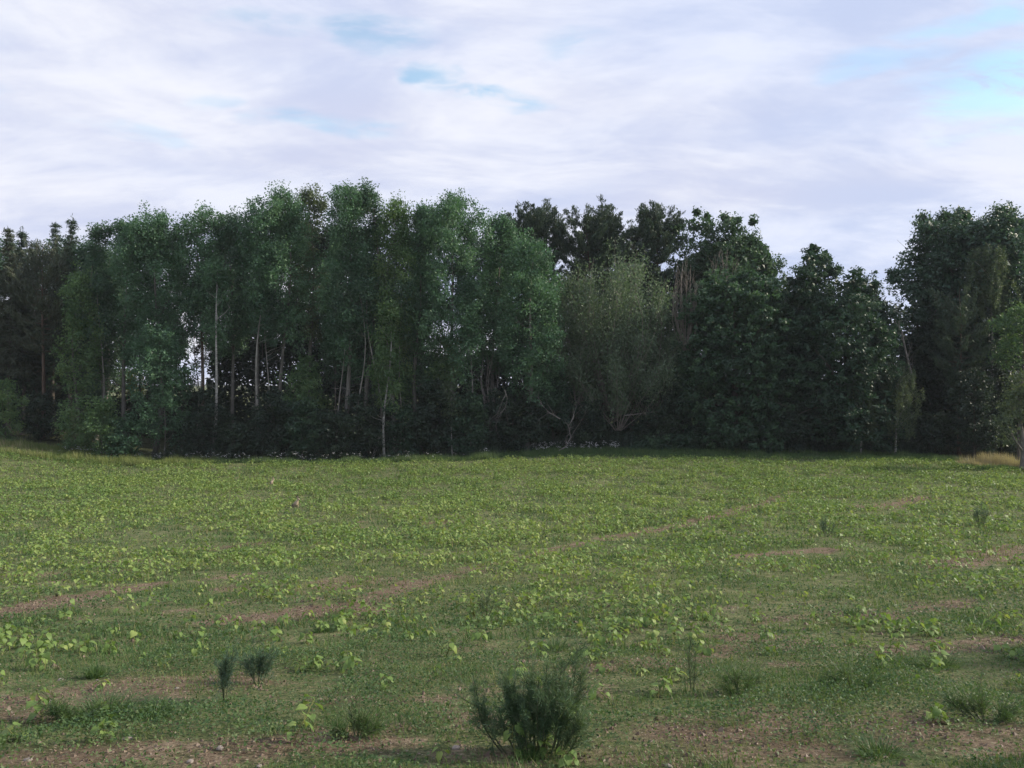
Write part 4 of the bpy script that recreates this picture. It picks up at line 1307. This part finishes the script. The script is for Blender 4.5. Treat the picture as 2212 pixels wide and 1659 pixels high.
def flowers(name, n, xr, yr, label, hmin=.35, hmax=.9, size=.06):
    x = vr.uniform(*xr, n); y = vr.uniform(*yr, n)
    cl = fbm(x * .9, x * 0 + 1.0, 311, 3)
    k = vr.uniform(size=n) < sstep(.36, .62, cl) + .08
    x, y = x[k], y[k]; m = len(x)
    h = vr.uniform(hmin, hmax, m)
    z = ground(x, y)
    ns = 5
    c = np.stack([np.repeat(x, ns), np.repeat(y, ns), np.repeat(z + h, ns)], 1) + vr.normal(size=(m * ns, 3)) * np.array([.07, .07, .03])
    V, Fq = leaf_quads(vr, c, size, size, None, 1.0, 1.2)
    s = blade_cloud(vr, x, y, h, .02, .05, wind=(0, 0))
    return tag(obj(name, np_mesh(name, [(V, Fq, 0, vr.uniform(0, 1, len(Fq)), False), (s[0], s[1], 1, None, False)], [M['flower'], M['tuft']])), label, 'flowers', kind='stuff')


flowers('white_flowers', 330, (-36, -2), (60.8, 62.6), 'row of white flower heads along the dark foot of the left wood')
flowers('white_flowers', 330, (.2, 9), (64.2, 66.2), 'patch of white flowers in the shade around the leaning branch', .3, .8, .07)
flowers('white_flowers', 12, (16.2, 17.2), (65.6, 66), 'small lone clump of white flowers at the foot of the round maple', .5, .9, .08)


# ------------------------------------------------------------------ single weeds, tufts and stones in the near field
def feathery_weed(xpx, ypx, Hm, hw_m, shoots, label, seed, mat='weed', tall=None, cat='weed', name='feathery_weed', needle=.058, dense=170, base=.2):
    rng = np.random.default_rng(seed)
    x, d = field_pt(xpx, ypx)
    root = thing(name, (x, d, gz(x, d)), label, cat)
    specs = []
    for i in range(shoots):
        q = -1 + 2 * (i + .5) / shoots + rng.uniform(-.1, .1)
        a = (q * hw_m, rng.uniform(-.6, .6) * hw_m, Hm * (1 - .22 * abs(q)) * rng.uniform(.72, 1.05))
        specs.append(a)
    if tall:
        specs += tall
    for (ex, ey, ez) in specs:
        b = np.array([ex * base, ey * base, -.02])
        e = np.array([ex, ey, ez])
        p = bend_path(rng, b, e, 7, .06)
        p[:, :2] += (np.sin(np.linspace(0, math.pi, 7)) * .12)[:, None] * (e[:2] - b[:2])
        tubes = [tube(p, np.linspace(.007, .0025, 7), 5)]
        axes = [p]
        for k in range(int(6 + 5 * ez / Hm)):
            t = rng.uniform(.3, .95)
            p0 = np.array([np.interp(t, np.linspace(0, 1, 7), p[:, w_]) for w_ in range(3)])
            dr = unit(e - b) * .9 + rng.normal(size=3) * .5
            pp = bend_path(rng, p0, p0 + dr * rng.uniform(.06, .17), 4, .1)
            tubes.append(tube(pp, np.linspace(.003, .0015, 4), 3))
            axes.append(pp)
        cs, dd, tn = [], [], []
        for j, pth in enumerate(axes):
            m = int(dense * (1.3 if j == 0 else .28))
            u = rng.uniform(.25 if j == 0 else 0, 1.05, m) ** .8
            pts = np.stack([np.interp(u, np.linspace(0, 1, len(pth)), pth[:, q]) for q in range(3)], 1)
            out = unit(rng.normal(size=(m, 3)))
            dr = out + unit(pth[-1] - pth[0]) * 1.1
            pts = pts + unit(dr) * needle * .5
            cs.append(pts); dd.append(dr); tn.append(np.clip(rng.normal(.45, .16) + rng.normal(0, .16, m), 0, 1))
        V, Fq = merge(tubes)
        LV, LF = leaf_tris(rng, np.concatenate(cs), needle, .0036 * needle / .05, np.concatenate(dd), .25, 0)
        obj('shoot', np_mesh('shoot', [(V, Fq, 0, np.full(len(Fq), .35), True), (LV, LF, 1, np.concatenate(tn), False)], [M['weed_stem'], M[mat]]), root)
    return root


feathery_weed(1165, 1625, .50, .29, 26, 'large dark green feathery weed in the centre foreground', 401, tall=[(.27, .05, .78), (.16, .0, .62), (.05, -.02, .62), (-.46, .05, .42), (-.40, .0, .34), (.33, .1, .52)], base=.55)
feathery_weed(484, 1512, .46, .05, 4, 'tall narrow bluish-green weed left of the broad dark weed', 402, 'weed_blue', name='upright_weed', dense=130)
feathery_weed(556, 1476, .30, .14, 5, 'lower broad bluish-green weed in the left foreground', 403, 'weed_blue', name='upright_weed', dense=130)
feathery_weed(2118, 1142, .95, .30, 7, 'bluish feathery weed standing above the crop at the far right of the field', 404, 'weed_blue', needle=.09, dense=80)
feathery_weed(1784, 1160, .70, .28, 6, 'bluish feathery weed in the crop right of the middle', 405, 'weed_blue', needle=.08, dense=70)
feathery_weed(1495, 1490, .50, .07, 3, 'thin tall weed stalk right of the large foreground weed', 406, 'weed', name='upright_weed', dense=60)
feathery_weed(1050, 1330, .40, .16, 5, 'small dark feathery weed in the middle of the field', 407, 'weed', dense=70, needle=.05)
feathery_weed(1600, 1500, .17, .20, 7, 'low dark feathery weed patch right of the thin tall stalk', 408, 'tuft', dense=60, needle=.06)
feathery_weed(770, 1590, .13, .17, 7, 'low dark weed at the left foreground beside the pale stone', 409, 'tuft', dense=70, needle=.06)
feathery_weed(150, 1560, .13, .22, 7, 'low dark weed near the left edge of the foreground', 410, 'tuft', dense=70, needle=.06)
feathery_weed(2130, 1560, .14, .24, 8, 'low dark weed at the right edge of the foreground', 411, 'tuft', dense=70, needle=.06)
feathery_weed(1840, 1490, .14, .24, 8, 'low dark weed in the right foreground', 412, 'tuft', dense=70, needle=.06)


def grass_tuft(xpx, ypx, h, spread, n, label, seed, mat='tuft', wd=.006):
    rng = np.random.default_rng(seed)
    x, d = field_pt(xpx, ypx)
    z = gz(x, d)
    root = thing('grass_tuft', (x, d, z), label, 'grass tuft')
    a = rng.uniform(0, 6.28, n); q = np.sqrt(rng.uniform(0, 1, n))
    bx = np.cos(a) * q * spread * .45; by = np.sin(a) * q * spread * .45
    hh = h * rng.uniform(.5, 1.1, n)
    mx_ = bx + np.cos(a) * spread * .30 * q; my = by + np.sin(a) * spread * .30 * q
    tx = bx + np.cos(a) * spread * q + rng.normal(0, .03, n); ty = by + np.sin(a) * spread * q + rng.normal(0, .03, n)
    s = rng.uniform(0, 6.28, n); sx = np.cos(s) * wd * .5; sy = np.sin(s) * wd * .5
    V = np.stack([np.stack([bx - sx, by - sy, np.full(n, -.01)], 1), np.stack([bx + sx, by + sy, np.full(n, -.01)], 1),
                  np.stack([mx_ + sx * .8, my + sy * .8, hh * .65], 1), np.stack([mx_ - sx * .8, my - sy * .8, hh * .65], 1),
                  np.stack([tx, ty, hh * rng.uniform(.75, 1.05, n)], 1)], 1).reshape(-1, 3)
    o = np.arange(n)[:, None] * 5
    me = np_mesh('blades', [(V, np.concatenate([o + np.array([[0, 1, 2]]), o + np.array([[0, 2, 3]]), o + np.array([[3, 2, 4]])]), 0, np.tile(np.clip(rng.normal(.5, .2, n), 0, 1), 3), False)], [M[mat]])
    obj('blades', me, root)['kind'] = 'stuff'


TUFTS = [(206, 1462, .20, .13, 240, 'light green grass tuft on the bare soil streak at left'), (225, 1545, .20, .30, 520, 'wide dark green grass tuft in the left foreground'),
         (330, 1545, .17, .22, 340, 'dark green grass tuft right of the wide one'), (150, 1330, .16, .24, 240, 'bright grass tuft near the left frame edge above the soil streak'),
         (1145, 1638, .13, .10, 120, 'pale grass tuft at the foot of the large foreground weed'), (2030, 1440, .18, .30, 320, 'bright green grass tuft at the right of the field'),
         (700, 1365, .14, .22, 200, 'green grass tuft in the left middle of the field'), (1840, 1330, .16, .2, 200, 'green grass tuft right of the middle'),
         (1200, 1400, .15, .28, 260, 'green grass tuft above the large foreground weed'), (1900, 1630, .14, .22, 260, 'dull grass tuft at the bottom right')]
for i, (px, py, h, s, n, lb) in enumerate(TUFTS):
    grass_tuft(px, py, h * .78, s * 1.15, n, lb, 500 + i)


def stone_material():
    m = bpy.data.materials.new('pale_stone')
    m.use_nodes = True
    g = NT(m.node_tree)
    n = g.noise(g.n('ShaderNodeTexCoord').outputs['Object'], 40, 6, .65)
    p = g.n('ShaderNodeBsdfPrincipled')
    g.set(p.inputs['Base Color'], g.ramp(n, [(.3, (.15, .122, .105)), (.7, (.33, .29, .255))]))
    p.inputs['Roughness'].default_value = .9
    o = g.n('ShaderNodeOutputMaterial')
    g.t.links.new(p.outputs[0], o.inputs[0])
    return m


STONE = stone_material()


def stone(xpx, ypx, s, label, seed):
    import bmesh
    rng = np.random.default_rng(seed)
    bm = bmesh.new()
    bmesh.ops.create_icosphere(bm, subdivisions=2, radius=1)
    ax = rng.uniform(.75, 1.25, 3)
    off = rng.uniform(0, 50, 3)
    for v in bm.verts:
        c = np.array(v.co)
        k = 1 + .5 * (float(fbm(c[0] * 1.3 + off[0], c[1] * 1.3 + c[2] * 1.7 + off[1], seed, 2)) - .5)
        v.co = Vector((c[0] * ax[0] * 1.2 * k, c[1] * ax[1] * k, max(-.5, c[2] * .62 * k)))
    me = bpy.data.meshes.new('stone')
    bm.to_mesh(me); bm.free()
    me.materials.append(STONE)
    x, d = field_pt(xpx, ypx)
    o = obj('stone', me, None, (x, d, gz(x, d) + s * .22))
    o.scale = (s, s, s)
    o.rotation_euler = (0, 0, rng.uniform(0, 6))
    tag(o, label, 'stone', 'pale field stones in the foreground')


STONES = [(475, 1622, 0.030, 'largest pale stone on the reddish soil beside the low dark weed'), (276, 1597, 0.027, 'pale oblong stone left of the largest stone'),
          (131, 1466, 0.024, 'pale stone near the light green tuft at left'), (108, 1519, 0.026, 'pale stone on the soil below the left soil streak'),
          (210, 1468, 0.018, 'small stone just right of the light green tuft'), (382, 1487, 0.018, 'small pale stone on the left soil streak'),
          (411, 1648, 0.019, 'small pale stone at the bottom left of the frame'), (60, 1642, 0.022, 'flat pale stone in the bottom left corner'),
          (985, 1612, 0.026, 'pale stone left of the large foreground weed'), (1445, 1660, 0.024, 'pale stone at the bottom right of the large foreground weed'),
          (560, 1655, 0.017, 'tiny stone at the bottom between weed and tuft')]
for i, (px, py, s, lb) in enumerate(STONES):
    stone(px, py, s, lb, 600 + i)


# ------------------------------------------------------------------ hares
def fur_material(name, back, belly):
    m = bpy.data.materials.new(name)
    m.use_nodes = True
    g = NT(m.node_tree)
    tcn = g.n('ShaderNodeTexCoord').outputs['Object']
    s = g.n('ShaderNodeSeparateXYZ')
    g.set(s.inputs[0], tcn)
    n = g.noise(tcn, 60, 5, .7)
    f = g.math('ADD', g.math('MULTIPLY', s.outputs[0], 5.0), g.math('MULTIPLY', g.math('SUBTRACT', n, .5), .9))
    c = g.mix(g.maprange(f, -.35, .25), back, belly)
    c = g.mix(g.maprange(n, .35, .7, 0, .4), c, (.10, .075, .05))
    p = g.n('ShaderNodeBsdfPrincipled')
    g.set(p.inputs['Base Color'], c)
    p.inputs['Roughness'].default_value = 1
    p.inputs['Specular IOR Level'].default_value = .1
    bp = g.n('ShaderNodeBump')
    bp.inputs['Strength'].default_value = .6
    bp.inputs['Distance'].default_value = .01
    g.set(bp.inputs['Height'], n)
    g.t.links.new(bp.outputs[0], p.inputs['Normal'])
    o = g.n('ShaderNodeOutputMaterial')
    g.t.links.new(p.outputs[0], o.inputs[0])
    return m


FUR = fur_material('hare_fur', (.150, .125, .105), (.42, .345, .255))
EAR = bark_mat('hare_ear_fur', (.16, .12, .09), (.30, .25, .20), (20, 20, 20), .1)
EARTIP = bark_mat('hare_ear_tip', (.012, .011, .010), (.03, .027, .024), (20, 20, 20), .1)
EYE = bpy.data.materials.new('hare_eye')
EYE.use_nodes = True
EYE.node_tree.nodes['Principled BSDF'].inputs['Base Color'].default_value = (.02, .012, .006, 1)
EYE.node_tree.nodes['Principled BSDF'].inputs['Roughness'].default_value = .15


def skin_mesh(name, verts, edges, radii, mat, levels=2):
    me = bpy.data.meshes.new(name)
    me.from_pydata(verts, edges, [])
    o = bpy.data.objects.new(name, me)
    col.objects.link(o)
    sk = o.modifiers.new('skin', 'SKIN')
    for v, r in zip(me.skin_vertices[0].data, radii):
        v.radius = (r, r) if not isinstance(r, tuple) else r
    me.skin_vertices[0].data[0].use_root = True
    ss = o.modifiers.new('sub', 'SUBSURF')
    ss.levels = ss.render_levels = levels
    bpy.context.view_layer.update()
    dg = bpy.context.evaluated_depsgraph_get()
    m2 = bpy.data.meshes.new_from_object(o.evaluated_get(dg))
    m2.name = name
    bpy.data.objects.remove(o)
    m2.materials.clear()
    m2.materials.append(mat)
    for p in m2.polygons:
        p.use_smooth = True
    return m2


def hare(xpx, ypx, scale, yaw, label, crouch=1.0, head_turn=0.0):
    x, d = field_pt(xpx, ypx)
    root = thing('hare', (x, d, gz(x, d)), label, 'hare', 'hares sitting in the field')
    root.rotation_euler = (0, 0, yaw)
    root.scale = (scale,) * 3
    c = crouch
    # faces +X, sitting up: rump at the back, fore legs straight under the chest
    Vv = [(-.02, 0, .12 * c), (-.11, 0, .085), (.04, 0, .19 * c), (.085, 0, .26 * c), (.115, 0, .325 * c), (.135, 0, .365 * c), (.175, 0, .362 * c), (.205, 0, .348 * c),
          (.085, .045, .17 * c), (.105, .045, .08 * c), (.11, .045, .015), (.135, .045, .010), (.085, -.045, .17 * c), (.105, -.045, .08 * c), (.11, -.045, .015), (.135, -.045, .010),
          (-.03, .075, .10), (.045, .085, .11), (-.075, .085, .035), (.07, .085, .014), (-.03, -.075, .10), (.045, -.085, .11), (-.075, -.085, .035), (.07, -.085, .014), (-.165, 0, .085)]
    E = [(0, 1), (0, 2), (2, 3), (3, 4), (4, 5), (5, 6), (6, 7), (2, 8), (8, 9), (9, 10), (10, 11), (2, 12), (12, 13), (13, 14), (14, 15),
         (0, 16), (16, 17), (17, 18), (18, 19), (0, 20), (20, 21), (21, 22), (22, 23), (1, 24)]
    R = [.105, .090, .092, .066, .046, .050, .040, .022, .030, .019, .016, .013, .030, .019, .016, .013, .062, .045, .026, .016, .062, .045, .026, .016, .028]
    obj('body', skin_mesh('body', Vv, E, R, FUR), root)
    for s in (-1, 1):
        # ear: a leaf-shaped shell, swept slightly back
        b = np.array([.118, s * .022, .395 * c])
        tip = b + np.array([-.050 + .02 * s, s * .030, .150])
        rows = []
        for t, wv in ((0, .014), (.25, .024), (.55, .026), (.8, .018), (1, .003)):
            p = b + (tip - b) * t
            for q in (-1, 0, 1):
                rows.append((p[0] + q * wv * .9, p[1] + (abs(q) - .6) * wv * -.5 * s, p[2]))
        rows = np.array(rows)
        th = np.array([0, -.006 * s, 0])
        Vall = np.concatenate([rows, rows + th])
        f = []
        for r in range(4):
            for q in range(2):
                a = r * 3 + q
                f.append((a, a + 1, a + 4, a + 3)); f.append((a + 15, a + 18, a + 19, a + 16))
            f.append((r * 3, r * 3 + 3, r * 3 + 18, r * 3 + 15)); f.append((r * 3 + 2, r * 3 + 17, r * 3 + 20, r * 3 + 5))
        f = np.array(f)
        zc = Vall[f].mean(1)[:, 2]
        top = zc > b[2] + .095
        ear = obj('ear', np_mesh('ear', [(Vall, f[~top], 0, None, True)], [EAR]), root)
        obj('ear_tip', np_mesh('ear_tip', [(Vall, f[top], 0, None, True)], [EARTIP]), ear)
        ey = bpy.data.meshes.new('eye')
        import bmesh
        bm = bmesh.new(); bmesh.ops.create_uvsphere(bm, u_segments=10, v_segments=8, radius=.0105); bm.to_mesh(ey); bm.free()
        ey.materials.append(EYE)
        obj('eye', ey, root, (.158, s * .040, .380 * c))
    tb = skin_mesh('tail', [(-.17, 0, .09), (-.205, 0, .11)], [(0, 1)], [.026, .018], bpy.data.materials.get('white_flower_heads'), 1)
    obj('tail', tb, root)
    return root


hare(638, 1096, 1.15, rad(-15), 'brown hare sitting upright in the field, the nearer and larger of two')
hare(585, 1046, 1.1, rad(20), 'brown hare farther off near the wood, half hidden in the crop with ears up', .9)


# ------------------------------------------------------------------ thin bluish volume added to lift the blacks of the wood
def added_haze(density):
    m = bpy.data.materials.new('added_haze_air')
    m.use_nodes = True
    g = NT(m.node_tree)
    v = g.n('ShaderNodeVolumePrincipled')
    v.inputs['Color'].default_value = (.86, .92, 1, 1)
    v.inputs['Density'].default_value = density
    v.inputs['Anisotropy'].default_value = 0.0
    o = g.n('ShaderNodeOutputMaterial')
    g.t.links.new(v.outputs[0], o.inputs['Volume'])
    x0, x1, y0, y1, z0, z1 = -1600, 1600, -450, 1620, -7.0, 34.0
    V = [(x, y, z) for z in (z0, z1) for y in (y0, y1) for x in (x0, x1)]
    Fq = [(0, 2, 3, 1), (4, 5, 7, 6), (0, 1, 5, 4), (2, 6, 7, 3), (0, 4, 6, 2), (1, 3, 7, 5)]
    me = bpy.data.meshes.new('added_haze')
    me.from_pydata(V, [], Fq)
    me.materials.append(m)
    tag(obj('added_haze', me), 'thin bluish veil added over the field and the wood to lift the darks', 'added_haze', kind='stuff')


added_haze(0.0002)
